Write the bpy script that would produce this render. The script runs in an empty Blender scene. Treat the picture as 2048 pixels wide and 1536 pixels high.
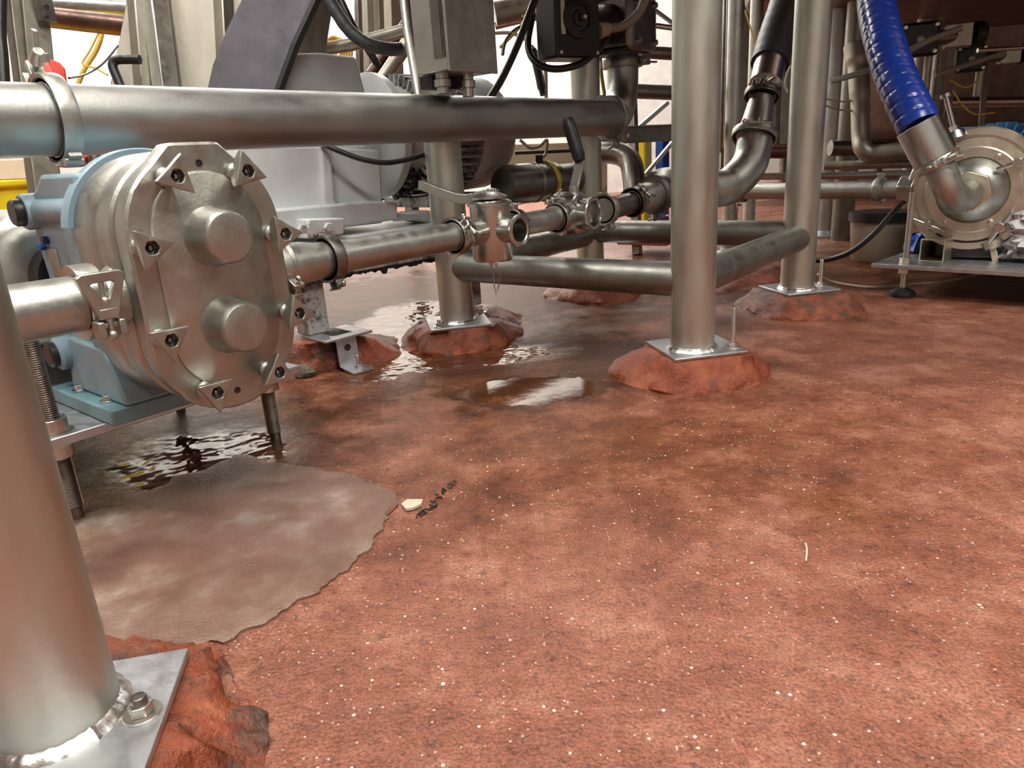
import bpy, bmesh, math, random
from mathutils import Vector, Matrix, noise
random.seed(7)
sc = bpy.context.scene
COL = sc.collection
# ------------------------------------------------------------------ camera geometry
F = 1420.0; H = 0.47
_v = Vector((1315-1024, 5200-768, F)).normalized()           # "down" seen by the camera (x right, y down, z forward)
_fw = Vector((0, 0, 1)); _Y = (_fw - _v*_fw.dot(_v)).normalized(); _Z = -_v; _X = _Y.cross(_Z)
RM = Matrix((_X, _Y, _Z))
C0 = Vector((0, 0, H))
def ray(px, py): return RM @ Vector((px-1024, py-768, F))
def W(px, py, d): return C0 + ray(px, py)*(d/F)              # point at view depth d
def G(px, py, z=0.0):
    r = ray(px, py); return C0 + r*((z-H)/r.z)               # point at height z
def OP(px, py, p0, n):
    r = ray(px, py); return C0 + r*((p0-C0).dot(n)/r.dot(n))
th = math.radians(49.5)
U = Vector((math.cos(th), math.sin(th), 0)); V = Vector((math.sin(th), -math.cos(th), 0)); Z = Vector((0, 0, 1))
PA = W(904, 478, 1.36); PA0 = Vector((PA.x, PA.y, 0))
def P(a, c, z): return PA0 + U*a + V*c + Z*z                 # the pipework's own grid: a along the run, c towards the aisle

# ------------------------------------------------------------------ materials
def nt(name):
    m = bpy.data.materials.new(name); m.use_nodes = True
    n = m.node_tree; b = n.nodes['Principled BSDF']; return m, n, b
def nd(n, t, **k):
    x = n.nodes.new(t)
    for a, v in k.items():
        if a in x.inputs: x.inputs[a].default_value = v
        else: setattr(x, a, v)
    return x
def tex(n, kind='Noise', scale=10, detail=4, rough=.55, vec=None, obj=False, stretch=None):
    t = nd(n, 'ShaderNodeTex'+kind)
    if 'Scale' in t.inputs: t.inputs['Scale'].default_value = scale
    if kind == 'Noise': t.inputs['Detail'].default_value = detail; t.inputs['Roughness'].default_value = rough
    if vec is None:
        g = nd(n, 'ShaderNodeNewGeometry'); vec = g.outputs['Position']
        if obj: vec = nd(n, 'ShaderNodeTexCoord').outputs['Object']
    if stretch:
        mp = nd(n, 'ShaderNodeMapping'); mp.inputs['Scale'].default_value = stretch; n.links.new(vec, mp.inputs['Vector']); vec = mp.outputs[0]
    n.links.new(vec, t.inputs['Vector']); return t
def ramp(n, src, stops, interp='LINEAR'):
    r = nd(n, 'ShaderNodeValToRGB'); r.color_ramp.interpolation = interp
    e = r.color_ramp.elements
    while len(e) < len(stops): e.new(.5)
    for i, (p, c) in enumerate(stops):
        e[i].position = p; e[i].color = (c, c, c, 1) if isinstance(c, (int, float)) else (*c, 1)
    n.links.new(src, r.inputs[0]); return r.outputs[0]
def mix(n, fac, a, b, typ='MIX'):
    m = nd(n, 'ShaderNodeMix', data_type='RGBA', blend_type=typ)
    for s, v in ((0, fac), (6, a), (7, b)):
        if hasattr(v, 'default_value') or hasattr(v, 'is_linked'): n.links.new(v, m.inputs[s])
        else: m.inputs[s].default_value = v if s == 0 else (*v, 1)
    return m.outputs[2]
def mth(n, op, a, b=None, clamp=False):
    m = nd(n, 'ShaderNodeMath', operation=op, use_clamp=clamp)
    for i, v in ((0, a), (1, b)):
        if v is None: continue
        if isinstance(v, (int, float)): m.inputs[i].default_value = v
        else: n.links.new(v, m.inputs[i])
    return m.outputs[0]
def bump(n, h, st, dist, prev=None):
    b = nd(n, 'ShaderNodeBump'); b.inputs['Strength'].default_value = st; b.inputs['Distance'].default_value = dist
    n.links.new(h, b.inputs['Height'])
    if prev: n.links.new(prev, b.inputs['Normal'])
    return b.outputs[0]
def metal(name, col, rough=.33, var=.12, pits=0.0, stretch=None, bs=.15, sc_=14, metallic=1.0, stain=None):
    m, n, b = nt(name); b.inputs['Metallic'].default_value = metallic
    t = tex(n, scale=sc_, detail=5, obj=True, stretch=stretch)
    lo = tuple(c*(1-var*1.6) for c in col); hi = tuple(min(1, c*(1+var)) for c in col)
    c = ramp(n, t.outputs[0], [(.3, lo), (.7, hi)])
    if stain:
        s = tex(n, scale=5, detail=6, obj=True); sm = ramp(n, s.outputs[0], [(.5, 0.), (.72, 1.)])
        c = mix(n, mth(n, 'MULTIPLY', sm, .7), c, stain)
    if pits:
        v = tex(n, 'Voronoi', scale=55, obj=True, stretch=(1, 1, .6)); pr = ramp(n, v.outputs['Distance'], [(.06, 1.), (.13, 0.)])
        sel = ramp(n, v.outputs['Color'], [(1-pits, 0.), (1-pits+.01, 1.)], 'LINEAR')
        c = mix(n, mth(n, 'MULTIPLY', pr, sel), c, (.06, .045, .035))
    n.links.new(c, b.inputs['Base Color'])
    t2 = tex(n, scale=sc_*3, detail=6, obj=True, stretch=stretch)
    r = ramp(n, t2.outputs[0], [(.3, max(.05, rough-.08)), (.75, rough+.12)] if rough > .3 else [(.3, rough-.01), (.75, rough+.02)])
    n.links.new(r, b.inputs['Roughness'])
    t3 = tex(n, scale=180, detail=3, obj=True)
    if bs > .03: n.links.new(bump(n, t3.outputs[0], bs, .0006 if rough < .34 else .0014), b.inputs['Normal'])
    return m
def paint(name, col, rough=.45, dirt=0.0, dirtcol=(.05, .045, .04), bs=.2, sc_=9, spec=.5, dsc=7, coat=0):
    m, n, b = nt(name)
    t = tex(n, scale=sc_, detail=6, obj=True)
    c = ramp(n, t.outputs[0], [(.3, tuple(x*.86 for x in col)), (.7, tuple(min(1, x*1.06) for x in col))])
    if dirt:
        t2 = tex(n, scale=dsc, detail=9, rough=.75, obj=True)
        c = mix(n, ramp(n, t2.outputs[0], [(.62-dirt*.3, 0.), (.70-dirt*.25, 1.)]), c, dirtcol)
    n.links.new(c, b.inputs['Base Color']); b.inputs['Roughness'].default_value = rough
    b.inputs['Specular IOR Level'].default_value = spec; b.inputs['Coat Weight'].default_value = coat
    t3 = tex(n, scale=90, detail=5, obj=True)
    n.links.new(bump(n, t3.outputs[0], bs, .003), b.inputs['Normal'])
    return m
M = {}
M['steel'] = metal('brushed_stainless', (.50, .505, .47), .40, .10)
M['steel_leg'] = metal('pitted_stainless_tube', (.57, .58, .52), .42, .10, pits=.10, stretch=(1, 1, .25))
M['steel_dark'] = metal('dull_stainless', (.24, .225, .205), .36, .15)
M['brace_steel'] = metal('dull_brace_tube', (.31, .31, .28), .45, .12, pits=.05)
M['steel_cast'] = metal('cast_stainless', (.44, .435, .395), .43, .09, pits=.09, bs=.3)
M['steel_shiny'] = metal('polished_stainless', (.55, .55, .52), .26, .08, bs=.02)
M['steel_top'] = metal('worn_stainless_pipe', (.43, .44, .42), .44, .14, pits=.03, stretch=(.6, .6, 1.5), sc_=7)
M['plate'] = metal('galvanised_plate', (.58, .60, .63), .42, .06)
M['zinc'] = metal('zinc_bolt', (.62, .60, .55), .3, .15)
M['thread'] = metal('threaded_rod_steel', (.33, .29, .25), .35, .15)
M['tan_steel'] = metal('tan_tinted_stainless', (.38, .355, .30), .48, .12, stretch=(1, 1, .2))
M['post_steel'] = metal('stained_post_steel', (.22, .20, .16), .5, .2)
M['slate'] = metal('dark_grey_sheet', (.095, .09, .105), .5, .12, metallic=.6)
M['brown_steel'] = metal('brown_tinted_steel', (.16, .10, .085), .42, .2)  # tank underside's brown floor reflection is put into the base colour
M['weld'] = metal('weld_bead', (.75, .74, .72), .28, .15, bs=.6)
M['blue_paint'] = paint('pale_blue_paint', (.27, .40, .47), .38, .08, (.12, .12, .10))
M['teal_paint'] = paint('pale_teal_paint', (.20, .37, .42), .38, .05, (.1, .1, .08))
M['white_paint'] = paint('grey_white_paint', (.70, .73, .73), .42, .06, (.20, .19, .17), dsc=5)
M['white_dirty'] = paint('dirty_white_paint', (.55, .55, .54), .5, .42, (.07, .06, .05), dsc=28)
M['black'] = paint('black_plastic', (.012, .012, .013), .4, 0, bs=.1)
M['rubber'] = paint('black_rubber', (.018, .018, .018), .35, 0, bs=.15)
M['dark_hose'] = paint('charcoal_rubber_sleeve', (.045, .047, .05), .5, .1, (.12, .12, .12), bs=.5)
M['blue_hose'] = paint('blue_hose_plastic', (.012, .045, .32), .22, 0, bs=.1, spec=.6)
M['blue_motor'] = paint('bright_blue_paint', (.05, .20, .42), .4, .05)
M['blue_rag'] = paint('blue_plastic_film', (.03, .16, .62), .4, 0)
M['red'] = paint('red_plastic', (.62, .045, .02), .42, .05, (.2, .02, .01))
M['yellow'] = paint('yellow_plastic', (.95, .78, .02), .4, 0)
M['yellow_hose'] = paint('yellow_cable_sheath', (.80, .60, .12), .5, 0)
M['cream'] = paint('cream_plastic', (.62, .56, .42), .5, .05)
M['conduit'] = paint('grey_conduit_plastic', (.34, .34, .29), .5, .05)
M['beige_panel'] = paint('beige_panel', (.66, .54, .36), .6, .04)
M['wall'] = paint('white_wall_cladding', (.86, .86, .83), .6, 0, bs=.05)
M['wall_grey'] = paint('grey_wall_cladding', (.50, .50, .48), .6, 0, bs=.05)
M['ceil'] = paint('ceiling_panel', (.40, .40, .38), .7, 0, bs=.05)
M['white_bag'] = paint('white_crumpled_film', (.75, .75, .74), .35, .12, (.15, .12, .1))
M['grime'] = paint('black_grease', (.02, .017, .015), .35, 0, bs=1.0)
M['brown_board'] = paint('red_brown_steel', (.30, .09, .04), .5, .1)
M['bucket'] = paint('beige_bucket_plastic', (.42, .36, .27), .5, .05)
M['nameplate'] = metal('aluminium_nameplate', (.60, .58, .52), .4, .15)
M['blue_cap'] = paint('blue_plastic_cap', (.02, .12, .55), .35, 0)
M['navy_cap'] = paint('dark_navy_cap', (.012, .014, .06), .3, 0)
M['maroon'] = paint('maroon_pipe_paint', (.09, .015, .012), .4, 0)

def floor_mat():
    m, n, b = nt('red_resin_floor')
    g = nd(n, 'ShaderNodeNewGeometry'); pos = g.outputs['Position']
    sp = nd(n, 'ShaderNodeSeparateXYZ'); n.links.new(pos, sp.inputs[0]); X, Y = sp.outputs[0], sp.outputs[1]
    big = tex(n, scale=1.7, detail=6, rough=.6, vec=pos).outputs[0]
    mid = tex(n, scale=9, detail=8, rough=.7, vec=pos).outputs[0]
    fine = tex(n, scale=75, detail=5, rough=.7, vec=pos).outputs[0]
    # wet area: everything beyond ~1.15 m, and the drip zone under the pump
    def ell(cx, cy, rx, ry, soft=.5):
        dx = mth(n, 'DIVIDE', mth(n, 'SUBTRACT', X, cx), rx); dy = mth(n, 'DIVIDE', mth(n, 'SUBTRACT', Y, cy), ry)
        r = mth(n, 'SQRT', mth(n, 'ADD', mth(n, 'MULTIPLY', dx, dx), mth(n, 'MULTIPLY', dy, dy)))
        r = mth(n, 'ADD', r, mth(n, 'MULTIPLY', mth(n, 'SUBTRACT', mid, .5), 1.1))
        return ramp(n, r, [(max(0, 1-soft), 1.), (1.0, 0.)])
    e1 = ell(.05, 1.62, .62, .50); e2 = ell(-.62, 1.25, .52, .42); e3 = ell(.6, 2.7, 2.4, .95, .6); e4 = ell(.12, 1.10, .66, .36, .8)
    e5 = ell(.42, .85, .09, .12, .7); e6 = ell(-.2, 2.6, 1.4, 1.1, .5)
    wet = mth(n, 'MAXIMUM', mth(n, 'MAXIMUM', e1, e2), mth(n, 'MAXIMUM', mth(n, 'MULTIPLY', e3, .8), e6))
    damp = mth(n, 'MAXIMUM', wet, mth(n, 'MULTIPLY', mth(n, 'MAXIMUM', e4, e5), .75))
    dry = ramp(n, mid, [(.33, (.19, .060, .034)), (.5, (.285, .097, .056)), (.64, (.39, .165, .105))])
    pale = ramp(n, tex(n, scale=5.5, detail=9, rough=.75, vec=pos).outputs[0], [(.56, 0.), (.74, .55)])
    right = ramp(n, X, [(.1, .15), (.6, 1.)])
    dry = mix(n, mth(n, 'MULTIPLY', pale, right), dry, (.50, .27, .16))
    greyb = ramp(n, tex(n, scale=3.3, detail=7, rough=.7, vec=pos).outputs[0], [(.58, 0.), (.75, .5)])
    dry = mix(n, greyb, dry, (.19, .095, .08))
    wetc = ramp(n, mid, [(.34, (.070, .022, .009)), (.5, (.135, .042, .015)), (.64, (.22, .078, .030))])
    wetc = mix(n, mth(n, 'MULTIPLY', wet, .45), wetc, (.060, .028, .016))
    col = mix(n, damp, dry, wetc)
    dark = ramp(n, fine, [(.30, .42), (.46, .9), (.6, 1.)])
    col = mix(n, 1.0, col, dark, 'MULTIPLY')
    grit = ramp(n, tex(n, scale=320, detail=2, vec=pos).outputs[0], [(.36, .62), (.5, 1.), (.66, 1.3)])
    col = mix(n, 1.0, col, grit, 'MULTIPLY')
    # pale aggregate chips
    for scl, keep, c_, lim in ((105, .09, (.72, .60, .50), .17), (60, .03, (.75, .64, .50), .10), (190, .13, (.60, .42, .33), .22)):
        v = tex(n, 'Voronoi', scale=scl, vec=pos); v.inputs['Randomness'].default_value = 1
        dd = mth(n, 'ADD', v.outputs['Distance'], mth(n, 'MULTIPLY', fine, .28))
        a = ramp(n, dd, [(lim+.11, 1.), (lim+.17, 0.)])
        s = nd(n, 'ShaderNodeSeparateColor'); n.links.new(v.outputs['Color'], s.inputs[0])
        s = ramp(n, s.outputs[0], [(1-keep, 0.), (1-keep+.01, 1.)])
        col = mix(n, mth(n, 'MULTIPLY', mth(n, 'MULTIPLY', a, s), mth(n, 'SUBTRACT', 1.0, mth(n, 'MULTIPLY', wet, .75))), col, c_)
    n.links.new(col, b.inputs['Base Color'])
    pud0 = nd(n, 'ShaderNodeMath', operation='ADD').outputs[0]; pudn = pud0.node
    rdry = ramp(n, mid, [(.3, .30), (.7, .52)])
    rr = mix(n, damp, rdry, (.27, .27, .27))
    # standing puddles: mirror flat
    p1 = ell(.04, 1.42, .17, .11, .15); p2 = ell(-.30, 2.02, .20, .55, .2); p3 = ell(-.55, 1.16, .20, .18, .3); p4 = ell(.25, 3.15, .45, .5, .3); p5 = ell(-.12, 1.72, .28, .12, .2)
    pud = mth(n, 'MAXIMUM', mth(n, 'MAXIMUM', mth(n, 'MAXIMUM', p1, p2), mth(n, 'MAXIMUM', p3, p4)), p5)
    rr = mix(n, pud, rr, (.02, .02, .02)); n.links.new(pud, pudn.inputs[0]); pudn.inputs[1].default_value = 0
    n.links.new(rr, b.inputs['Roughness'])
    n.links.new(mth(n, 'ADD', ramp(n, damp, [(0., .5), (.55, .25), (1., .07)]), mth(n, 'MULTIPLY', pud0, .55)), b.inputs['Specular IOR Level'])
    hf = mth(n, 'ADD', mth(n, 'MULTIPLY', fine, .6), mth(n, 'MULTIPLY', tex(n, scale=220, detail=3, vec=pos).outputs[0], .5))
    amt = mth(n, 'SUBTRACT', 1.0, mth(n, 'MULTIPLY', damp, .35))
    amt = mth(n, 'MULTIPLY', amt, mth(n, 'SUBTRACT', 1.0, mth(n, 'MULTIPLY', pud, .97)))
    bm1 = bump(n, mth(n, 'MULTIPLY', hf, amt), .9, .0065)
    rip = tex(n, scale=16, detail=2, vec=pos).outputs[0]
    bm2 = bump(n, mth(n, 'MULTIPLY', rip, mth(n, 'SUBTRACT', 1.0, mth(n, 'MULTIPLY', p1, .95))), .55, .014, bm1)
    n.links.new(bm2, b.inputs['Normal'])
    return m
M['floor'] = floor_mat()
def mound_mat(name='red_resin_plinth', dark=.4):
    m, n, b = nt(name)
    t = tex(n, scale=16, detail=8, rough=.7); f = tex(n, scale=90, detail=5, rough=.7)
    c = ramp(n, t.outputs[0], [(.34, (.15, .030, .012)), (.5, (.28, .062, .024)), (.64, (.38, .11, .05))])
    s = tex(n, scale=7, detail=9, rough=.75)
    c = mix(n, ramp(n, s.outputs[0], [(.60-dark*.12, 0.), (.70-dark*.1, .85)]), c, (.055, .045, .035))
    n.links.new(c, b.inputs['Base Color'])
    n.links.new(ramp(n, t.outputs[0], [(.3, .18), (.7, .4)]), b.inputs['Roughness'])
    h = mth(n, 'ADD', f.outputs[0], mth(n, 'MULTIPLY', t.outputs[0], 2.0))
    n.links.new(bump(n, h, .8, .006), b.inputs['Normal'])
    return m
M['mound'] = mound_mat(); M['mound_dark'] = mound_mat('stained_resin_plinth', 1.0)
def patch_mat():
    m, n, b = nt('grey_repair_mortar')
    t = tex(n, scale=7, detail=8, rough=.65); f = tex(n, scale=260, detail=3)
    c = ramp(n, t.outputs[0], [(.36, (.14, .070, .050)), (.47, (.20, .115, .082)), (.55, (.27, .18, .135)), (.66, (.46, .40, .35))])
    c = mix(n, ramp(n, tex(n, scale=3, detail=3).outputs[0], [(.46, 0.), (.6, .6)]), c, (.19, .085, .065))
    n.links.new(c, b.inputs['Base Color'])
    n.links.new(ramp(n, t.outputs[0], [(.3, .28), (.7, .5)]), b.inputs['Roughness'])
    n.links.new(bump(n, mth(n, 'ADD', f.outputs[0], mth(n, 'MULTIPLY', t.outputs[0], 3)), .6, .003), b.inputs['Normal'])
    return m
M['patch'] = patch_mat()
def emis(name, col, st):
    m, n, b = nt(name); b.inputs['Base Color'].default_value = (*col, 1)
    b.inputs['Emission Color'].default_value = (*col, 1); b.inputs['Emission Strength'].default_value = st; return m
M['lamp'] = emis('fluorescent_tube_light', (1, .97, .9), 14)

# ------------------------------------------------------------------ mesh builder
def perp(ax):
    ax = ax.normalized(); r = Z if abs(ax.z) < .9 else Vector((1, 0, 0))
    x = ax.cross(r).normalized(); return x, ax.cross(x).normalized()
class MB:
    def __init__(s): s.v = []; s.f = []
    def ring(s, pts): i = len(s.v); s.v += [Vector(p) for p in pts]; return list(range(i, i+len(pts)))
    def bridge(s, a, b):
        n = len(a)
        for i in range(n): s.f.append((a[i], a[(i+1) % n], b[(i+1) % n], b[i]))
    def cap(s, a, rev=False): s.f.append(tuple(reversed(a)) if rev else tuple(a))
    def tube(s, pts, r, seg=24, caps=True, rf=None):
        pts = [Vector(p) for p in pts]; n = len(pts)
        rr = r if isinstance(r, (list, tuple)) else [r]*n
        prev = None; rings = []; L = 0
        for i, p in enumerate(pts):
            t = (pts[min(i+1, n-1)] - pts[max(i-1, 0)]).normalized()
            if prev is None: x, y = perp(t)
            else:
                x = (prev - t*prev.dot(t)).normalized(); y = t.cross(x)
            prev = x
            if i: L += (p-pts[i-1]).length
            ring = []
            for k in range(seg):
                a = 2*math.pi*k/seg; q = rr[i]*(rf(L, a) if rf else 1)
                ring.append(p + (x*math.cos(a)+y*math.sin(a))*q)
            rings.append(s.ring(ring))
        for i in range(n-1): s.bridge(rings[i], rings[i+1])
        if caps: s.cap(rings[0], True); s.cap(rings[-1])
        return s
    def cyl(s, p0, p1, r, seg=24, r1=None): return s.tube([p0, p1], [r, r if r1 is None else r1], seg)
    def lathe(s, prof, o, ax, seg=48, closed=False):
        ax = Vector(ax).normalized(); x, y = perp(ax); rings = []
        for r, h in prof:
            rings.append(s.ring([o+ax*h+(x*math.cos(2*math.pi*k/seg)+y*math.sin(2*math.pi*k/seg))*max(r, 1e-5) for k in range(seg)]))
        for i in range(len(rings)-1): s.bridge(rings[i], rings[i+1])
        if closed: s.bridge(rings[-1], rings[0])
        else:
            s.cap(rings[0], True); s.cap(rings[-1])
        return s
    def box(s, c, sx, sy, sz, x=Vector((1, 0, 0)), y=Vector((0, 1, 0)), z=Z):
        c = Vector(c); q = [c + x*(i*sx/2) + y*(j*sy/2) + z*(k*sz/2) for k in (-1, 1) for i, j in ((-1, -1), (1, -1), (1, 1), (-1, 1))]
        a = s.ring(q[:4]); b = s.ring(q[4:]); s.bridge(a, b); s.cap(a, True); s.cap(b); return s
    def bar(s, p0, p1, w, h, up=Z):
        p0 = Vector(p0); p1 = Vector(p1); t = (p1-p0).normalized(); y = up.cross(t)
        y = y.normalized() if y.length > 1e-4 else Vector((1, 0, 0)); z = t.cross(y)
        return s.box((p0+p1)/2, (p1-p0).length, w, h, t, y, z)
    def prism(s, pts, ext):
        a = s.ring(pts); b = s.ring([Vector(p)+ext for p in pts]); s.bridge(a, b); s.cap(a, True); s.cap(b); return s
    def hexa(s, c, ax, r, h, n=6, rot=0):
        ax = Vector(ax).normalized(); x, y = perp(ax)
        return s.prism([c+(x*math.cos(rot+2*math.pi*k/n)+y*math.sin(rot+2*math.pi*k/n))*r for k in range(n)], ax*h)
    def hexring(s, c, ax, r, r2, h, rot=0):     # hexagon with a round-ish bore
        ax = Vector(ax).normalized(); x, y = perp(ax); N = 24; o = []; i_ = []
        for k in range(N):
            a = 2*math.pi*k/N; q = (a+rot) % (math.pi/3)-math.pi/6; R = r*math.cos(math.pi/6)/math.cos(q)
            d = x*math.cos(a)+y*math.sin(a); o.append(d*R); i_.append(d*r2)
        A = s.ring([c+d for d in o]); B = s.ring([c+ax*h+d for d in o]); Cc = s.ring([c+ax*h+d for d in i_]); D = s.ring([c+d for d in i_])
        s.bridge(A, B); s.bridge(B, Cc); s.bridge(Cc, D); s.bridge(D, A); return s
    def sphere(s, c, r, seg=20, rz=1.0):
        prof = [(r*math.sin(math.pi*k/10), -r*rz*math.cos(math.pi*k/10)) for k in range(11)]
        return s.lathe(prof, Vector(c), Z, seg)
    def build(s, name, mat, parent=None, bevel=0, sharp=38, sub=0, sharpall=False):
        root = parent; off = Vector((0, 0, 0))
        if root is not None:
            r = root
            while r.parent: r = r.parent
            off = Vector(r.location)
        me = bpy.data.meshes.new(name); me.from_pydata([tuple(v-off) for v in s.v], [], s.f)
        bm = bmesh.new(); bm.from_mesh(me)
        bmesh.ops.remove_doubles(bm, verts=bm.verts, dist=1e-6)
        bmesh.ops.recalc_face_normals(bm, faces=bm.faces)
        for f in bm.faces: f.smooth = True
        lim = math.radians(sharp)
        for e in bm.edges:
            if len(e.link_faces) == 2 and e.calc_face_angle(0) > lim: e.smooth = False
        bm.to_mesh(me); bm.free()
        me.materials.append(M[mat] if isinstance(mat, str) else mat)
        o = bpy.data.objects.new(name, me); COL.objects.link(o)
        if parent is not None: o.parent = parent
        if bevel:
            b = o.modifiers.new('bevel', 'BEVEL'); b.width = bevel; b.segments = 2; b.limit_method = 'ANGLE'; b.angle_limit = math.radians(35)
        return o
def tag(o, label, cat, group=None, kind=None):
    o['label'] = label; o['category'] = cat
    if group: o['group'] = group
    if kind: o['kind'] = kind
    return o
def struct(o): o['kind'] = 'structure'; return o
def thing(name, label, cat, loc, group=None):
    o = bpy.data.objects.new(name, None); o.location = Vector(loc); o.empty_display_size = .05; COL.objects.link(o)
    return tag(o, label, cat, group)
def solo(name, label, cat, mb, mat, group=None, bevel=0, sharp=38):   # a thing that is one mesh
    c = Vector((0, 0, 0))
    for v in mb.v: c += v
    c /= len(mb.v); zmin = min(v.z for v in mb.v); c.z = zmin
    mb.v = [v-c for v in mb.v]
    o = mb.build(name, mat, None, bevel, sharp); o.location = c
    return tag(o, label, cat, group)
def crom(pts, n=8):
    pts = [Vector(p) for p in pts]; q = [pts[0]*2-pts[1]]+pts+[pts[-1]*2-pts[-2]]; out = []
    for i in range(1, len(q)-2):
        a, b, c, d = q[i-1:i+3]
        for k in range(n):
            t = k/n; out.append(.5*((2*b)+(c-a)*t+(2*a-5*b+4*c-d)*t*t+(3*b-a-3*c+d)*t**3))
    out.append(pts[-1]); return out
def elbow(p0, corner, p1, n=12):               # straight - arc - straight through a corner
    p0, corner, p1 = map(Vector, (p0, corner, p1)); a = (p0-corner); b = (p1-corner)
    out = []
    for k in range(n+1):
        t = k/n; out.append(corner + a*((1-t)**2) + b*(t**2))
    return out

# ------------------------------------------------------------------ THE SETTING
def room():
    m = MB(); x0, x1, y0, y1 = -6, 7, -4, 8.5
    m.box(((x0+x1)/2, (y0+y1)/2, -.05), x1-x0, y1-y0, .1); struct(m.build('floor', 'floor'))
    m = MB(); m.box(((x0+x1)/2, (y0+y1)/2, 3.85), x1-x0, y1-y0, .1); struct(m.build('ceiling', 'ceil'))
    for nm, c, sx, sy in (('wall_back', (.5, y1+.05, 1.9), x1-x0, .1), ('wall_front', (.5, y0-.05, 1.9), x1-x0, .1),
                          ('wall_left', (x0-.05, 2.25, 1.9), .1, y1-y0), ('wall_right', (x1+.05, 2.25, 1.9), .1, y1-y0)):
        m = MB(); m.box(c, sx, sy, 3.8); struct(m.build(nm, 'wall' if nm == 'wall_back' else 'wall_grey'))
room()
def lights():
    spots = [(-3, 7.3, 2.8), (-.3, 7.4, 2.6), (2.4, 7.4, .55), (-3.4, 4.6, 1.0), (-.9, 5.2, .5), (-2.6, 1.5, .9), (-.55, .95, .75), (1.2, -.1, 1.05), (-.9, -1.3, .8), (1.8, -1.6, .9), (4.6, .9, .35)]
    for i, (x, y, p) in enumerate(spots):
        t = thing('ceiling_light', 'long fluorescent ceiling light in a white tray', 'ceiling light', (x, y, 3.74), 'fluorescent lights under the ceiling')
        m = MB(); m.box((x, y, 3.77), 1.5, .32, .06); m.build('tray', 'wall', t)
        m = MB(); m.box((x, y, 3.735), 1.44, .26, .012); m.build('diffuser', 'lamp', t)
        l = bpy.data.lights.new('tube_light', 'AREA'); l.shape = 'RECTANGLE'; l.size = 1.44; l.size_y = .26; l.energy = 95*p; l.color = (1, .965, .9)
        lo = bpy.data.objects.new('tube_light', l); lo.location = (x, y, 3.72); COL.objects.link(lo)
lights()

# floor repair patch, chip, crack
def patch():
    px = [(150, 1036), (205, 1022), (245, 1015), (255, 996), (330, 975), (345, 960), (400, 946), (440, 926), (470, 912), (505, 915), (540, 927), (620, 938), (660, 946), (715, 955),
          (750, 972), (790, 990), (800, 1005), (786, 1022), (770, 1035), (768, 1055), (752, 1075), (735, 1105), (700, 1135), (680, 1152), (640, 1188), (600, 1205), (560, 1226), (545, 1246), (500, 1263), (450, 1285), (390, 1293),
          (300, 1330), (200, 1330), (60, 1300), (-120, 1200), (-60, 1090), (60, 1050)]
    base = [G(x, y, 0) for x, y in px]; pts = []
    for i, p in enumerate(base):
        q = base[(i+1) % len(base)]; n = max(2, int((q-p).length/.007))
        for k in range(n):
            r = p.lerp(q, k/n); nn = noise.noise(r*45)*.009 + noise.noise(r*150)*.006
            d = (q-p).normalized(); pts.append(Vector((r.x-d.y*nn, r.y+d.x*nn, 0)))
    m = MB(); cen = sum(pts, Vector())/len(pts)
    rings = [m.ring([Vector((p.x, p.y, -.002)) for p in pts]), m.ring([Vector((p.x, p.y, .003)) for p in pts])]
    for f_ in (.985, .94, .85, .7, .5, .3, .12):
        rr = []
        for p in pts:
            q = cen.lerp(p, f_); rr.append(Vector((q.x, q.y, .0045+.0022*noise.noise(q*14)+.0012*noise.noise(q*45))))
        rings.append(m.ring(rr))
    for a, b in zip(rings, rings[1:]): m.bridge(a, b)
    m.cap(rings[-1])
    solo('floor_patch', 'grey-brown mortar repair patch with ragged edge on the red floor', 'floor patch', m, 'patch')
    m = MB(); c = G(826, 1012, 0)
    m.prism([G(x, y, .002) for x, y in ((803, 1012), (815, 1003), (846, 1003), (843, 1012), (826, 1020), (812, 1022))], Z*.004)
    solo('mortar_chip', 'small cream chip at the right tip of the grey floor patch', 'chip', m, 'cream')
    m = MB(); path = crom([G(x, y, 0) for x, y in ((838, 1032), (848, 1026), (866, 1010), (880, 992), (893, 978), (912, 962))], 6)
    for p in path:
        for k in range(2):
            q = p+Vector((random.uniform(-.006, .006), random.uniform(-.006, .006), 0)); r = random.uniform(.001, .003)
            m.prism([q+Vector((math.cos(a)*r*random.uniform(.6, 1.4), math.sin(a)*r*random.uniform(.6, 1.4), .0002)) for a in (0, 1.2, 2.4, 3.7, 5)], Z*.0012)
    o = solo('floor_crack', 'dark crumbled crack in the red floor beside the cream chip', 'crack', m, 'grime')
    m = MB(); m.tube(crom([G(x, y, .002) for x, y in ((1611, 1086), (1614, 1100), (1612, 1122))], 4), .0011, 6)
    solo('straw', 'thin pale straw lying alone on the open red floor', 'straw', m, 'cream')
patch()

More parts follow.
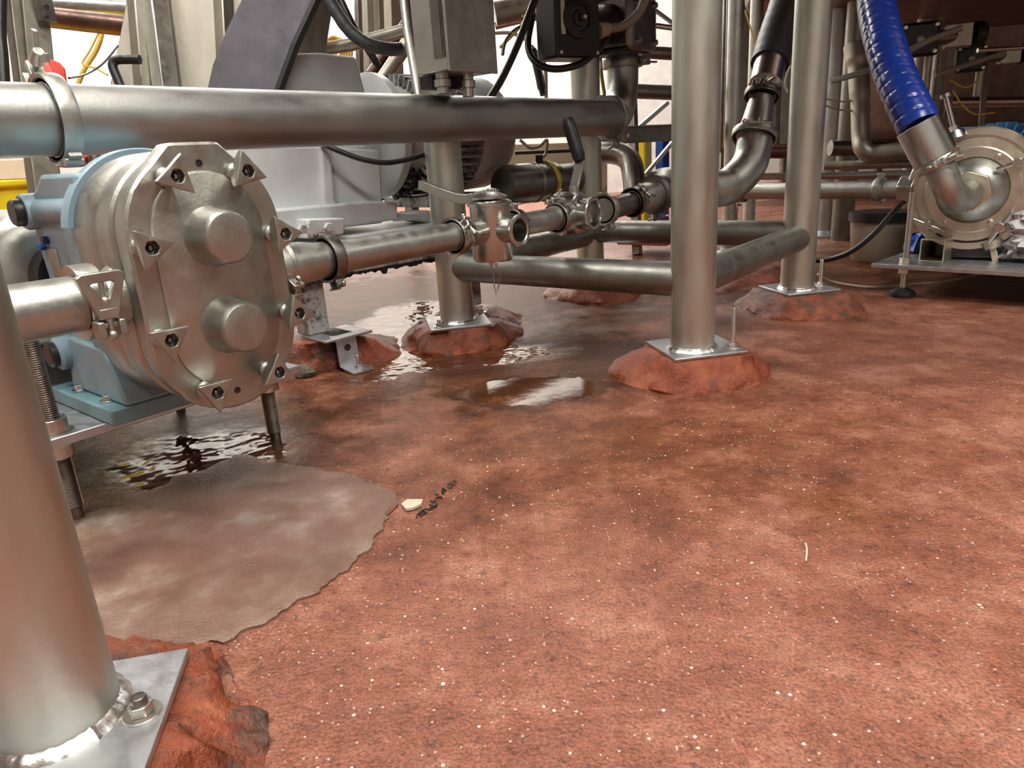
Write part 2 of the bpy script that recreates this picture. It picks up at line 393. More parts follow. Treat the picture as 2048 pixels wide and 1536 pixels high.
# ------------------------------------------------------------------ plinth mounds + base plates + tubes
def mound(label, outline, top_c, top_h, rot, h, mat='mound', chunk=0.0, seed=0, amp=1.0):
    """outline: ground points of the foot, swept in polar order; top: square of half width top_h"""
    c = Vector((top_c.x, top_c.y, 0)); N = 96 if amp == 1 else 260
    ang = sorted([(math.atan2(p.y-c.y, p.x-c.x), (Vector((p.x, p.y, 0))-c).length) for p in outline])
    def foot(a):
        for i in range(len(ang)):
            a0, r0 = ang[i]; a1, r1 = ang[(i+1) % len(ang)]
            if i == len(ang)-1: a1 += 2*math.pi
            aa = a if a >= ang[0][0] else a+2*math.pi
            if a0 <= aa <= a1: t = (aa-a0)/max(1e-6, a1-a0); t = t*t*(3-2*t)*.5+t*.5; return r0*(1-t)+r1*t
        return ang[0][1]
    def top(a):
        q = a-rot; return top_h/max(abs(math.cos(q)), abs(math.sin(q)))
    m = MB(); rings = []
    levels = [(1.04, -.004), (1.0, .004), (.985, .08), (.86, .22), (.68, .42), (.50, .60), (.30, .80), (.12, .96), (0.0, .99)]
    for t, z in levels:
        ring = []
        for k in range(N):
            a = -math.pi+2*math.pi*k/N; r = top(a)*1.02*(1-t)+foot(a)*t
            p = c+Vector((math.cos(a)*r, math.sin(a)*r, max(-.004, z*h)))
            nz = noise.noise(p*22+Vector((seed, 0, 0)))*.010*amp+noise.noise(p*60+Vector((seed, 3, 0)))*.005*amp*amp+(noise.noise(p*130)*.004 if amp > 1 else 0)
            if chunk: nz -= max(0, noise.noise(p*13+Vector((seed, 9, 2)))-.15)*chunk
            w = 1 if z > .05 else .35
            if t == 0: w = .2
            p += Vector((math.cos(a), math.sin(a), .4 if z > .05 else 0))*nz*w
            p.z = min(p.z, h) if z > .05 else p.z
            ring.append(p)
        rings.append(m.ring(ring))
    for f in (.6, .2): rings.append(m.ring([c+(Vector((m.v[i].x, m.v[i].y, 0))-c)*f+Z*h*.98 for i in rings[len(levels)-1]]))
    for a, b in zip(rings, rings[1:]): m.bridge(a, b)
    m.cap(rings[-1]); m.cap(rings[0], True)
    return solo('resin_plinth', label, 'plinth', m, mat, 'resin plinths under the frame legs', sharp=60)
LEGR = .0455; PH = .062
def front_pt(px, py, z):
    p = G(px, py, z); d = Vector((p.x, p.y, 0)).normalized(); return p+d*LEGR
LA = Vector((-.383, .472, PH)); LB = front_pt(916, 648, PH); LC = front_pt(1384, 706, PH); LD = front_pt(1593, 582, PH); LE = front_pt(1182, 558, PH)
R10 = math.radians(10)
ex = Vector((math.cos(R10), math.sin(R10), 0)); ey = Vector((-math.sin(R10), math.cos(R10), 0))
def base_plate(parent, c, hx, hy, t=.006, name='base_plate', mat='plate'):
    m = MB(); m.box(Vector((c.x, c.y, PH-t/2)), hx*2, hy*2, t, ex, ey); return m.build(name, mat, parent, bevel=.0012)
def weld(parent, c, r, z=PH):
    m = MB(); N = 72; x = Vector((1, 0, 0)); pr = []
    rings = []
    for k in range(N):
        a = 2*math.pi*k/N; d = Vector((math.cos(a), math.sin(a), 0)); w = 1+.25*noise.noise(d*9)
        o = Vector((c.x, c.y, z)); rings.append(m.ring([o+d*(r-.002), o+d*(r-.001)+Z*.008*w, o+d*(r+.004*w)+Z*.006*w, o+d*(r+.009*w)-Z*.001]))
    for k in range(N): m.bridge(rings[k], rings[(k+1) % N])
    return m.build('weld_bead', 'weld', parent)
def anchor(parent, c, z, h, nut_r=.0085, washer=.014, stud_r=.005, col='zinc', name='anchor_bolt'):
    m = MB(); c = Vector((c.x, c.y, z)); m.lathe([(stud_r, 0), (stud_r, h-.002), (stud_r*.75, h)], c, Z, 16); m.lathe([(washer, 0), (washer, .002), (stud_r, .0021), (stud_r, .001)], c, Z, 28)
    m.hexring(c+Z*.002, Z, nut_r, stud_r*.9, nut_r*.95)
    return m.build(name, col, parent, bevel=.0005)

# tank frame: B, C, D, E legs with braces
fr = thing('tank_frame', 'stainless tube tank frame of four round legs joined by low cross braces', 'frame', LC)
legs = {'B': LB, 'C': LC, 'D': LD, 'E': LE}
for k, L in legs.items():
    m = MB(); m.tube([L+Z*(.0+i*.12) for i in range(10)], LEGR, 56); lg = m.build('leg', 'steel_leg', fr)
    lg['label'] = {'B': 'leg behind the lever valve', 'C': 'nearest leg in the middle', 'D': 'right leg', 'E': 'rear leg'}[k]
    base_plate(fr, Vector((L.x, L.y, 0)) + (ex*.012 + ey*.01 if k != 'B' else ex*.0), .080, .080)
    weld(fr, L, LEGR)
def brace(a, b, z0, z1, r=.038):
    d = (b-a).normalized(); m = MB(); p = Vector((a.x, a.y, z0)); q = Vector((b.x, b.y, z1))
    m.tube([p.lerp(q, t/10) for t in range(11)], r, 40); o = m.build('brace', 'brace_steel', fr); return o
ZB = .205
brace(LB, LC, ZB, ZB, .036); brace(LC, LD, ZB, ZB+.0, .036); brace(LD, LE, ZB+.01, ZB+.01, .036); brace(LE, LB, ZB, ZB, .036)
for L, s, k in ((LC, ex*.075+ey*-.035, .085), (LD, ex*.075+ey*.0, .075), (LB, ex*-.055+ey*-.055, .02), (LB, ex*.075+ey*.07, .02)):
    anchor(fr, L+s, PH, k)
def gp(l, z=0): return [G(x, y, z) for x, y in l]
def around(c, pts, back):
    """front foot points measured from the photograph, plus the unseen back half"""
    return pts+[Vector((c.x+dx, c.y+dy, 0)) for dx, dy in back]
mound('red resin plinth with a glossy front under the nearest middle leg', around(LC, gp([(1240, 728), (1300, 781), (1355, 792), (1440, 784), (1520, 766), (1540, 742)]), [(.14, .12), (-.02, .17), (-.15, .12)]), LC+ex*.012, .083, R10, PH-.006, seed=1)
mound('broken red resin plinth under the leg behind the lever valve', around(LB, gp([(803, 690), (840, 709), (880, 712), (950, 705), (1025, 682), (1036, 655)]), [(.17, .12), (.02, .2), (-.14, .17)]), LB, .084, R10, PH-.006, chunk=.05, seed=4)
mound('stained red resin plinth under the right leg', around(LD, gp([(1480, 600), (1500, 622), (1560, 641), (1640, 642), (1718, 630)]), [(.17, .1), (.02, .17), (-.13, .14)]), LD+ex*.012, .083, R10, PH-.006, 'mound_dark', seed=8)
mound('dark red resin plinth under the rear leg', around(LE, gp([(1088, 592), (1130, 602), (1230, 606), (1276, 580)]), [(.16, .13), (.0, .17), (-.15, .12)]), LE+ex*.012, .083, R10, PH-.006, seed=12)

m = MB(); fc = (LB+LC+LD+LE)/4; fc.z = 0
m.lathe([(.06, 1.02), (.10, 1.10), (.72, 1.24), (.80, 1.30), (.80, 2.6), (.7, 2.75)], fc, Z, 72); m.build('vessel', 'brown_steel', fr)  # unseen vessel above the view, added to shade the floor behind
for k, L in legs.items():
    m = MB(); m.cyl(L+Z*1.0, L+Z*1.24, LEGR*.98, 32); m.build('leg_top', 'steel_leg', fr)
# front-left leg A
fa = thing('pipe_post', 'large stainless tube leg standing in the bottom left corner', 'post', LA)
m = MB(); m.tube([LA+Z*(i*.1) for i in range(6)]+[LA+Z*.57], .0455, 72); m.build('leg', 'steel_leg', fa)
cn = G(377, 1295, PH); e1 = (G(232, 1320, PH)-cn); e1.z = 0; e1.normalize(); e2 = (G(300, 1536, PH)-cn); e2.z = 0; e2 -= e1*e2.dot(e1); e2.normalize()
m = MB(); m.prism([cn-Z*.007, cn+e1*.17-Z*.007, cn+e1*.17+e2*.19-Z*.007, cn+e2*.19-Z*.007], Z*.007); m.build('base_plate', 'plate', fa, bevel=.001)
weld(fa, LA, .0455)
bA = G(285, 1428, PH); m = MB(); m.lathe([(.0145, 0), (.0145, .0022), (.006, .0023), (.006, .001)], bA, Z, 40); m.build('washer', 'zinc', fa, bevel=.0004)
m = MB(); m.hexring(bA+Z*.0025, Z, .0100, .006, .0085, .3); m.build('nut', 'zinc', fa, bevel=.0008)
m = MB(); m.lathe([(.0062, 0), (.0062, .014), (.0054, .0155), (.003, .016)], bA+Z*.002, Z, 24); o = m.build('stud', 'steel_dark', fa, bevel=.0004)
Acen = cn+(e1+e2)*.085
mound('rough crumbling red resin plinth under the bottom left leg', around(Acen, gp([(150, 1262), (225, 1288), (300, 1291), (400, 1298), (478, 1348), (520, 1400), (535, 1450), (520, 1560)]), [(.1, -.12), (0, -.15), (-.14, -.12), (-.17, 0), (-.15, .12)]), Acen, .078, math.atan2(e1.y, e1.x), PH-.008, 'mound_dark', chunk=.05, seed=21, amp=1.5)

# ------------------------------------------------------------------ clamps
def clamp(label, c, ax, r, w=.020, t=.0085, bolt=Z, wing=1, mat='steel', wd=None, sz=1.0):
    """two-piece pipe clamp around axis ax; lugs and wing nut stand out in direction bolt"""
    c = Vector(c); ax = Vector(ax).normalized(); b = (bolt-ax*bolt.dot(ax)).normalized(); s = ax.cross(b)
    t_ = thing('pipe_clamp', label, 'pipe clamp', c, 'pipe clamps on the stainless pipework')
    m = MB(); R = r+t
    m.lathe([(r+.0005, -w*.32), (R*.985, -w*.5), (R, -w*.38), (R, w*.38), (R*.985, w*.5), (r+.0005, w*.32), (r+.0005, -w*.32)], c, ax, 48)
    m.build('band', mat, t_, bevel=0)
    k = sz*max(.8, r/.035)
    for sg in (-1, 1):                       # lugs
        m = MB(); o = c+b*(R+.005*k)+s*(.009*k*sg)
        m.box(o, w*.8, .0065*k, .020*k, ax, s, b); 
        m.build('lug', mat, t_, bevel=.0012)
    hb = c-b*(R+.003*k); m = MB()
    m.cyl(hb-ax*w*.5, hb+ax*w*.5, .0045*k, 14); m.box(hb+b*.003*k, w*.7, .02*k, .007*k, ax, s, b); m.build('hinge', mat, t_, bevel=.0008)
    p = c+b*(R+.009*k); m = MB(); m.cyl(p-s*.020*k, p+s*.030*k, .0030*k, 12); m.sphere(p-s*.02*k, .005*k, 10); m.build('bolt', 'zinc', t_)
    if wing:
        q = wd.normalized() if wd else b
        q = (q-s*q.dot(s)).normalized()
        o = p+s*.018*k; m = MB(); m.lathe([(.0065*k, 0), (.0065*k, .006*k), (.005*k, .016*k)], o, s, 16)
        l = .024*k
        for sg in (-1, 1):
            m.prism([o+q*(.003*k*sg)+s*.003*k-ax*.002*k, o+q*(.010*k*sg)+s*.012*k-ax*.002*k, o+q*(.019*k*sg)+s*.024*k-ax*.002*k, o+q*(.012*k*sg)+s*.029*k-ax*.002*k, o+q*(.004*k*sg)+s*.014*k-ax*.002*k], ax*.004*k)
        m.build('wing_nut', mat, t_, bevel=.0012)
    return t_
def pipe(label, pts, r, mat='steel', name='stainless_pipe', cat='pipe', seg=40, group=None, rf=None):
    m = MB(); m.tube(pts, r, seg, rf=rf); return solo(name, label, cat, m, mat, group)

# ------------------------------------------------------------------ LOBE PUMP
def pump():
    a0 = -.518; zu, zl = .402, .272; R = .104
    root = thing('lobe_pump', 'rotary lobe pump with stainless oval cover and pale blue gearbox', 'pump', P(a0, -.1, .14))
    def stad(r, c, zu_=zu, zl_=zl, n=36, ac=a0):
        pts = []
        for k in range(n+1): a = math.pi*k/n; pts.append(P(ac+r*math.cos(a), c, zu_+r*math.sin(a)))
        for k in range(n+1): a = math.pi+math.pi*k/n; pts.append(P(ac+r*math.cos(a), c, zl_+r*math.sin(a)))
        return pts
    def skin(levels, name, mat, bevel=0, close=False):   # loft of stadium-like rings (all with equal counts)
        m = MB(); rr = [m.ring(l) for l in levels]
        for a, b in zip(rr, rr[1:]): m.bridge(a, b)
        m.cap(rr[0], True); m.cap(rr[-1]); return m.build(name, mat, root, bevel)
    # rotor case
    skin([stad(R*.97, -.085), stad(R*1.0, -.08), stad(R*1.0, -.022), stad(R*.985, -.018), stad(R*.985, .0), stad(R*1.0, .004), stad(R*1.0, .028), stad(R*.965, .032), stad(R*.965, .045)], 'rotor_case', 'steel_cast')
    # cover plate with flattened top and bottom horns
    def cover(r, c):
        pts = []
        n = 96
        for k in range(n):
            a = 2*math.pi*k/n; co, si = math.cos(a), math.sin(a)
            half = (zu-zl)/2; zc = (zu+zl)/2
            # stadium radius in direction a
            best = r*1.0
            x = r*co; z = (half if si > 0 else -half)+r*si if abs(si) > 1e-6 else 0
            # horns: blend towards a flat-topped trapezoid
            px_, pz_ = x, z
            if si > .5:
                t = (si-.5)/.5; f = min(1, t*1.6)
                # slanted shoulder to a flat of half width .03
                zt = half+r+.006
                slope = zt-(max(0, abs(x)-.032))*.95
                pz_ = max(z, min(zt, slope)) if abs(x) < r*.86 else z
            if si < -.7: pz_ = z-.004
            pts.append(P(a0+px_, c, zc+pz_))
        return pts
    skin([cover(R*.985, .045), cover(R, .048), cover(R, .0715), cover(R-.0035, .075)], 'cover_plate', 'steel_cast')
    skin([stad(R*.735, .0745), stad(R*.725, .0775), stad(R*.70, .0790)], 'raised_face', 'steel_cast')
    for z in (zu-.006, zl+.008):
        m = MB(); c = P(a0+.001, .078, z)
        m.lathe([(.040, -.001), (.0385, .002), (.0365, .006), (.0352, .012), (.0335, .036), (.0325, .041), (.0300, .0445), (.0260, .0455), (.001, .0458)], c, V, 64)
        m.build('bearing_dome', 'steel_cast', root)
    # small holes in the cover
    for px, py in ((398, 326), (475, 780)):
        p = OP(px, py, P(0, .0752, 0), V); m = MB(); m.lathe([(.0045, 0), (.0045, .0006), (.0034, .0007), (.0032, .0003)], p, V, 20); m.build('dowel_hole', 'grime', root)
    # star knobs: stud, three-armed nut with hex socket
    kn = [((345, 353), (356, 352), 0.10), ((463, 343), (497, 342), .2), ((283, 492), (305, 496), .25), ((546, 470), (572, 468), .12), ((318, 676), (344, 681), .5), ((572, 622), (600, 627), .15), ((412, 780), (436, 786), .55), ((532, 748), (560, 745), .35)]
    th0 = [70, 100, 127, 117, 148, 102, 149, 85]
    for i, (b_, f_, _) in enumerate(kn):
        f = OP(f_[0], f_[1], P(0, .112, 0), V)          # face of the knob, 37 mm proud of the cover
        o = f-V*.037
        k = thing  # noqa
        m = MB(); m.lathe([(.0115, 0), (.0115, .006), (.0075, .009), (.0068, .02)], o, V, 24)
        N = 24; up = Z; rt = U; ro = math.radians(th0[i])
        def star(sc_, h, tip=.0290, val=.0138):
            pts = []
            for q in range(N):
                a = 2*math.pi*q/N; u_ = a % (2*math.pi/3); u_ = min(u_, 2*math.pi/3-u_)
                A_ = (tip, 0.0); B_ = (val*.5, val*.866); dx, dy = B_[0]-A_[0], B_[1]-A_[1]
                r_ = (A_[0]*dy-A_[1]*dx)/(math.cos(u_)*dy-math.sin(u_)*dx)*sc_
                if q % 8 == 0: r_ *= .96
                pts.append(o+V*h+(rt*math.cos(a+ro)+up*math.sin(a+ro))*r_)
            return pts
        lv = [m.ring(star(.42, .008)), m.ring(star(.62, .014)), m.ring(star(.95, .029)), m.ring(star(1.0, .0345)), m.ring(star(.95, .037))]
        for a, b in zip(lv, lv[1:]): m.bridge(a, b)
        hexo = []
        for q in range(N):
            a = 2*math.pi*q/N+ro; qq = (a) % (math.pi/3)-math.pi/6; r_ = .0088*math.cos(math.pi/6)/math.cos(qq)
            hexo.append((rt*math.cos(a)+up*math.sin(a))*r_)
        h1 = m.ring([o+V*.0378+d*1.12 for d in hexo]); h2 = m.ring([o+V*.0372+d for d in hexo]); h3 = m.ring([o+V*.026+d for d in hexo])
        m.bridge(lv[-1], h1); m.bridge(h1, h2); m.bridge(h2, h3); m.cap(h3)
        kb = m.build('star_knob', 'steel_cast', root, bevel=.0007)
        m = MB(); m.lathe([(.0066, 0), (.0066, .001)], o+V*.0262, V, 18); m.build('socket', 'grime', kb)
        m = MB(); m.lathe([(.0026, 0), (.0026, .006), (.0015, .007)], o+V*.0265, V, 12); m.build('stud_end', 'thread', kb)
    # ports
    for s in (-1, 1):
        m = MB(); m.lathe([(.044, 0), (.040, .022), (.0345, .03), (.0345, .05), (.045, .055), (.046, .062)], P(a0+s*.080, 0, .331), U*s, 40); m.build('port', 'steel_cast', root)
    # gearbox, pale blue casting (behind the rotor case)
    xA = -V
    def prof_box(name, pts, a_lo, a_hi, mat, bevel=.003):  # polygon in (c,z), extruded along a
        m = MB(); m.prism([P(a_lo, c, z) for c, z in pts], U*(a_hi-a_lo)); return m.build(name, mat, root, bevel)
    gb = prof_box('gearbox_housing', [(-.085, .485), (-.205, .487), (-.235, .47), (-.275, .455), (-.285, .40), (-.27, .30), (-.25, .20), (-.10, .20), (-.085, .26)], -.605, -.43, 'blue_paint', .006)
    # rounded flange ring behind the rotor case
    m = MB(); prof = [(R*.9, -.104), (R*1.07, -.104), (R*1.075, -.100), (R*1.075, -.084), (R*1.06, -.081), (R*.9, -.081)]; rr = []
    for k in range(33):
        a = math.radians(8+164*k/32); rr.append(m.ring([P(a0+r*math.cos(a), c, zu+r*math.sin(a)) for r, c in prof]))
    for x_, y_ in zip(rr, rr[1:]): m.bridge(x_, y_)
    m.cap(rr[0], True); m.cap(rr[-1]); m.build('mounting_flange', 'blue_paint', root)
    skin([stad(R*.93, -.14), stad(R*.93, -.082)], 'bearing_cover', 'blue_paint')
    # boss with black plug near the top rear, facing left
    m = MB(); m.lathe([(.026, -.16), (.026, .012), (.0235, .016)], P(-.605, -.262, .437), -U, 32); m.build('plug_boss', 'blue_paint', root)
    m = MB(); m.lathe([(.019, 0), (.0195, .002), (.0195, .012), (.017, .016)], P(-.618, -.262, .437), -U, 32); m.build('plug', 'black', root)
    m = MB(); m.lathe([(.028, -.12), (.026, .01), (.022, .014)], P(-.612, -.265, .222), -U, 32); m.build('plug_boss', 'blue_paint', root)
    m = MB(); m.lathe([(.019, 0), (.019, .010), (.0165, .013)], P(-.624, -.265, .222), -U, 32); m.build('plug', 'black', root)
    # long cylinder rib along the top side
    m = MB(); m.tube([P(-.60, -.26, .437), P(-.60, -.10, .437)], .018, 20); m.build('rib', 'blue_paint', root)
    # small navy hex screws and a blue cap, nameplate
    for px, py, mt, r in ((95, 480, 'navy_cap', .0068), (147, 486, 'navy_cap', .0068), (90, 493, 'blue_cap', .006)):
        p = OP(px, py, P(-.606, 0, 0), U); m = MB(); m.hexa(p, -U, r, .008); m.build('screw_cap', mt, root, bevel=.001)
    p = OP(111, 525, P(-.606, 0, 0), U); m = MB(); m.box(p, .004, .034, .042, U, V, Z); m.build('nameplate', 'nameplate', root, bevel=.001)
    # flared lower skirt and feet
    prof_box('skirt', [(-.075, .165), (-.09, .205), (-.12, .245), (-.24, .25), (-.275, .165)], -.612, -.43, 'blue_paint', .004)
    m = MB(); m.box(P(-.515, -.195, .152), .235, .235, .024, U, V, Z); m.build('foot', 'teal_paint', root, bevel=.003)
    for a, c in ((-.612, -.135), (-.612, -.24), (-.43, -.135)):
        m = MB(); q = P(a, c, .164); m.lathe([(.0125, 0), (.0125, .002), (.004, .0021)], q, Z, 28); m.hexa(q+Z*.002, Z, .0075, .007); m.build('foot_bolt', 'zinc', root, bevel=.0006)
    return root
pump()
# steel base plate on threaded rods
def skid():
    t = thing('pump_base_plate', 'steel base plate on threaded rods under the lobe pump', 'base plate', P(-.55, -.3, 0))
    m = MB(); m.box(P(-.515, -.335, .1325), .43, .45, .014, U, V, Z); m.build('plate', 'plate', t, bevel=.0015)
    for a, c, top in ((-.690, -.14, .33), (-.355, -.14, .21), (-.690, -.50, .26), (-.355, -.50, .26)):
        m = MB(); b = P(a, c, 0); r = .0128
        n = int((top-.03)/.0031); pts = [b, b+Z*.022]; rr = [.0095, .0095]
        for k in range(n):
            pts += [b+Z*(.024+k*.0031), b+Z*(.024+k*.0031+.0016)]; rr += [r*.86, r]
        m.tube(pts, rr, 20); m.build('threaded_rod', 'thread', t, sharp=80)
        for z0, h in ((.1395, .022), (.103, .0215)):
            m = MB(); m.hexring(P(a, c, z0), Z, .0225, .012, h, .4); m.build('nut', 'zinc', t, bevel=.0012)
            m = MB(); m.lathe([(.026, 0), (.026, .0025), (.012, .0026)], P(a, c, .139 if z0 > .12 else .1225), Z, 32); m.build('washer', 'zinc', t)
    return t
skid()
# drive motor behind gearbox
def motor():
    t = thing('drive_motor', 'stainless shrouded drive motor behind the blue gearbox', 'motor', P(-.56, -.45, .14))
    m = MB(); m.lathe([(.055, 0), (.055, .05)], P(-.56, -.29, .33), -V, 32); m.build('coupling', 'black', t)
    m = MB(); m.lathe([(.06, 0), (.095, .006), (.108, .02), (.112, .05), (.112, .30), (.10, .33), (.06, .34)], P(-.57, -.335, .325), -V, 64); m.build('shroud', 'steel', t)
    m = MB(); m.box(P(-.57, -.5, .18), .16, .2, .08, U, V, Z); m.build('foot', 'steel_dark', t, bevel=.004)
motor()

# ------------------------------------------------------------------ PIPE RUN through the pump
zp = .331
pipe('short stainless inlet pipe between the corner post and the lobe pump', [P(-.86, 0, zp), P(-.80, 0, zp), P(-.75, 0, zp), P(-.665, 0, zp)], .0345, 'steel')
clamp('heavy clamp with triangular wing nut on the lobe pump inlet', P(-.655, 0, zp), U, .036, .026, .011, (V*.85-Z*.22), 0)
def tri_wing():
    # big triangular wing nut hanging over the inlet clamp
    t = thing('clamp_wing_nut', 'triangular cast wing nut standing on the pump inlet clamp', 'wing nut', P(-.64, .055, .33))
    o = P(-.655, .052, .345); x = U; n = V
    def T(x_, z_): return o+U*x_+Z*z_
    m = MB()
    outer = [T(-.028, .022), T(-.022, .026), T(.022, .026), T(.028, .022), T(.010, -.030), T(-.010, -.030)]
    inner = [T(-.014, .013), T(-.010, .014), T(.010, .014), T(.014, .013), T(.003, -.006), T(-.003, -.006)]
    A = m.ring(outer); B = m.ring([p+n*.011 for p in outer]); C_ = m.ring([p+n*.011 for p in inner]); D = m.ring(inner)
    m.bridge(A, B); m.bridge(B, C_); m.bridge(C_, D); m.bridge(D, A); m.build('wing', 'steel_cast', t, bevel=.0015)
    m = MB(); m.cyl(o+n*.0055+Z*.014, o+n*.0055-Z*.055, .0035, 12); m.sphere(o+n*.0055-Z*.05, .0065, 12); m.build('bolt', 'steel', t)
    for s in (-1, 1):
        m = MB(); m.box(o+U*(.012*s)-Z*.042+n*.002, .008, .022, .020, U, n, Z); m.build('lug', 'steel_cast', t, bevel=.0015)
tri_wing()
pipe('short tapered stainless spool on the lobe pump outlet', [P(-.385, 0, zp), P(-.36, 0, zp), P(-.33, 0, zp), P(-.29, 0, zp)], [.0345, .0340, .0305, .0285], 'steel')
clamp('clamp joining the lobe pump outlet to its first spool', P(-.385, 0, zp), U, .0345, .024, .010, (V*.75-Z*.5), 0, 'steel')
clamp('dark steel clamp between the outlet spool and the long pipe', P(-.288, 0, zp), U, .0280, .020, .0105, (-Z*.9+V*.35), 0, 'steel_dark')
pipe('long straight stainless outlet pipe running from the spool to the lever valve', [P(-.285, 0, zp), P(-.1, 0, zp), P(-.02, 0, zp), P(.005, 0, zp)], .0260, 'steel')
clamp('bright clamp joining the outlet pipe to the first lever valve', P(.010, 0, zp), U, .0265, .020, .010, (V*.8+Z*.6), 1, 'steel_shiny', wd=V)
def valve(label, a, handle, bodyh=.108, r=.041, cat='valve'):
    t = thing('plug_valve', label, 'valve', P(a, 0, zp-.05)); c = P(a, 0, zp)
    m = MB(); m.lathe([(r*.3, -bodyh*.58), (r*.92, -bodyh*.57), (r, -bodyh*.52), (r, bodyh*.44), (r*1.1, bodyh*.45), (r*1.1, bodyh*.5), (r*.95, bodyh*.54), (r*.3, bodyh*.56)], c, Z, 48); m.build('body', 'steel_shiny', t)
    m = MB(); m.lathe([(.010, -bodyh*.70), (.010, -bodyh*.57)], c, Z, 16); m.build('bottom_stud', 'steel_shiny', t)
    m = MB()                                    # open side port facing the aisle
    R0 = .0245; m.lathe([(R0, .025), (R0, .062), (.031, .070), (.032, .075), (.030, .0765), (.0245, .0768), (.0225, .075), (.0218, .066), (.0218, .03)], c+V*0, V, 48); m.build('open_port', 'steel_shiny', t)
    m = MB(); m.lathe([(.0217, 0), (.0217, .001)], c+V*.04, V, 32); m.build('plug', 'grime', t)
    m = MB(); m.cyl(c-U*(r+.028), c+U*(r+.028), .0255, 36); m.build('through_port', 'steel_shiny', t)
    return t
v1 = valve('first plug valve with a long flat lever and an open port', .115, 0)
def flat_lever(t, a):
    c = P(a, 0, zp+.062)
    m = MB(); m.lathe([(.036, 0), (.036, .004), (.018, .012), (.008, .014)], c, Z, 32); m.build('bonnet', 'steel_shiny', t)
    e = W(842, 370, 1.50); pts = crom([c+Z*.006+U*.03-V*.005, c+Z*.010, W(925, 398, 1.45), e], 5); m = MB()
    for p, q in zip(pts, pts[1:]): m.bar(p, q+(q-p)*.12, .012, .019)
    m.build('lever', 'steel', t, bevel=.001)
flat_lever(v1, .115)
clamp('small clamp on the far side of the first lever valve', P(.192, 0, zp), U, .0255, .018, .010, (Z*.95-V*.1), 0, 'steel_shiny')
pipe('short stainless spool between the two lever valves', [P(.20, 0, zp), P(.25, 0, zp), P(.33, 0, zp), P(.375, 0, zp)], .0245, 'steel')
clamp('clamp with upright lugs in front of the union valve', P(.345, 0, zp), U, .0255, .018, .010, (Z*.9-V*.35), 1, 'steel_shiny')
def union_valve():
    c = P(.415, 0, zp+.003)
    t = thing('union_valve', 'round union valve with an open port and a tall black lever', 'valve', c-Z*.05)
    ax = V.copy()
    m = MB(); m.lathe([(.040, -.050), (.0495, -.045), (.0495, .008), (.047, .012), (.047, .016), (.044, .018), (.036, .020), (.034, .040), (.036, .046), (.037, .052), (.035, .054), (.029, .054), (.0275, .050), (.0275, -.01)], c, ax, 56); m.build('body', 'steel_shiny', t)
    m = MB(); m.lathe([(.0274, 0), (.0274, .001)], c+ax*.005, ax, 32); m.build('disc', 'steel_dark', t)
    x, y = perp(ax)
    for k in range(4):
        a = math.pi/4+k*math.pi/2; m = MB(); m.hexa(c+ax*.018+(x*math.cos(a)+y*math.sin(a))*.041, ax, .0055, .005); m.build('bolt', 'zinc', t)
    m = MB(); m.cyl(c-U*.085, c+U*.07, .0255, 32); m.build('through_port', 'steel', t)
    d = 1.66; b0 = W(1177, 395, d); b1 = W(1160, 322, d); b2 = W(1135, 238, d)
    m = MB(); m.cyl(c+Z*.04, c+Z*.062, .012, 20); m.bar(c+Z*.058, b1, .006, .024, V); m.build('lever', 'steel', t, bevel=.001)
    m = MB(); m.tube([b1+(b2-b1)*k/8 for k in range(9)], [.0125, .0155]+[.0155]*6+[.012], 20); o = m.build('lever_grip', 'black', t)
union_valve()
clamp('clamp just beyond the union valve', P(.545, 0, zp), U, .0275, .020, .011, (-Z*.9+V*.3), 0, 'steel')
pipe('short dull spool beyond the union valve', [P(.55, 0, zp), P(.60, 0, zp+.002), P(.68, 0, zp+.006)], .0275, 'steel_dark')
clamp('clamp with raised wing nut left of the middle leg', P(.68, 0, zp+.006), U, .0285, .018, .010, (Z*.7+V*.7), 1, 'steel_dark', wd=Z)
pipe('wider stainless reducer left of the middle leg', [P(.685, 0, zp+.006), P(.71, 0, zp+.01), P(.76, 0, zp+.014), P(.79, 0, zp+.016)], [.031, .036, .038, .038], 'steel')
clamp('largest dark clamp left of the middle leg', P(.80, 0, zp+.017), U, .040, .026, .013, (-Z+V*.2), 0, 'steel_dark')
e0 = P(.815, 0, zp+.018); e1_ = W(1335, 372, 2.02); e2_ = W(1438, 378, 2.06); e3_ = W(1500, 325, 2.10); e4_ = W(1512, 270, 2.12)
pipe('wide stainless elbow passing behind the middle leg and turning up', crom([e0, e1_, e2_, W(1470, 362, 2.08), e3_, e4_], 8), .0515, 'steel', name='pipe_elbow')
axe = (W(1525, 190, 2.14)-W(1506, 290, 2.12)).normalized()
clamp('clamp above the rising elbow behind the middle leg', W(1509, 272, 2.12), axe, .053, .022, .014, (V*.3-U*.9), 0, 'steel')
pipe('tapered stainless reducer above the rising elbow', [W(1509, 268, 2.12), W(1515, 240, 2.125), W(1522, 205, 2.13), W(1524, 195, 2.13)], [.050, .044, .037, .036], 'steel', name='pipe_reducer')
clamp('clamp with dirty bolts below the charcoal hose', W(1525, 190, 2.13), axe, .040, .020, .013, (V*.1-U*.95), 1, 'steel_dark')
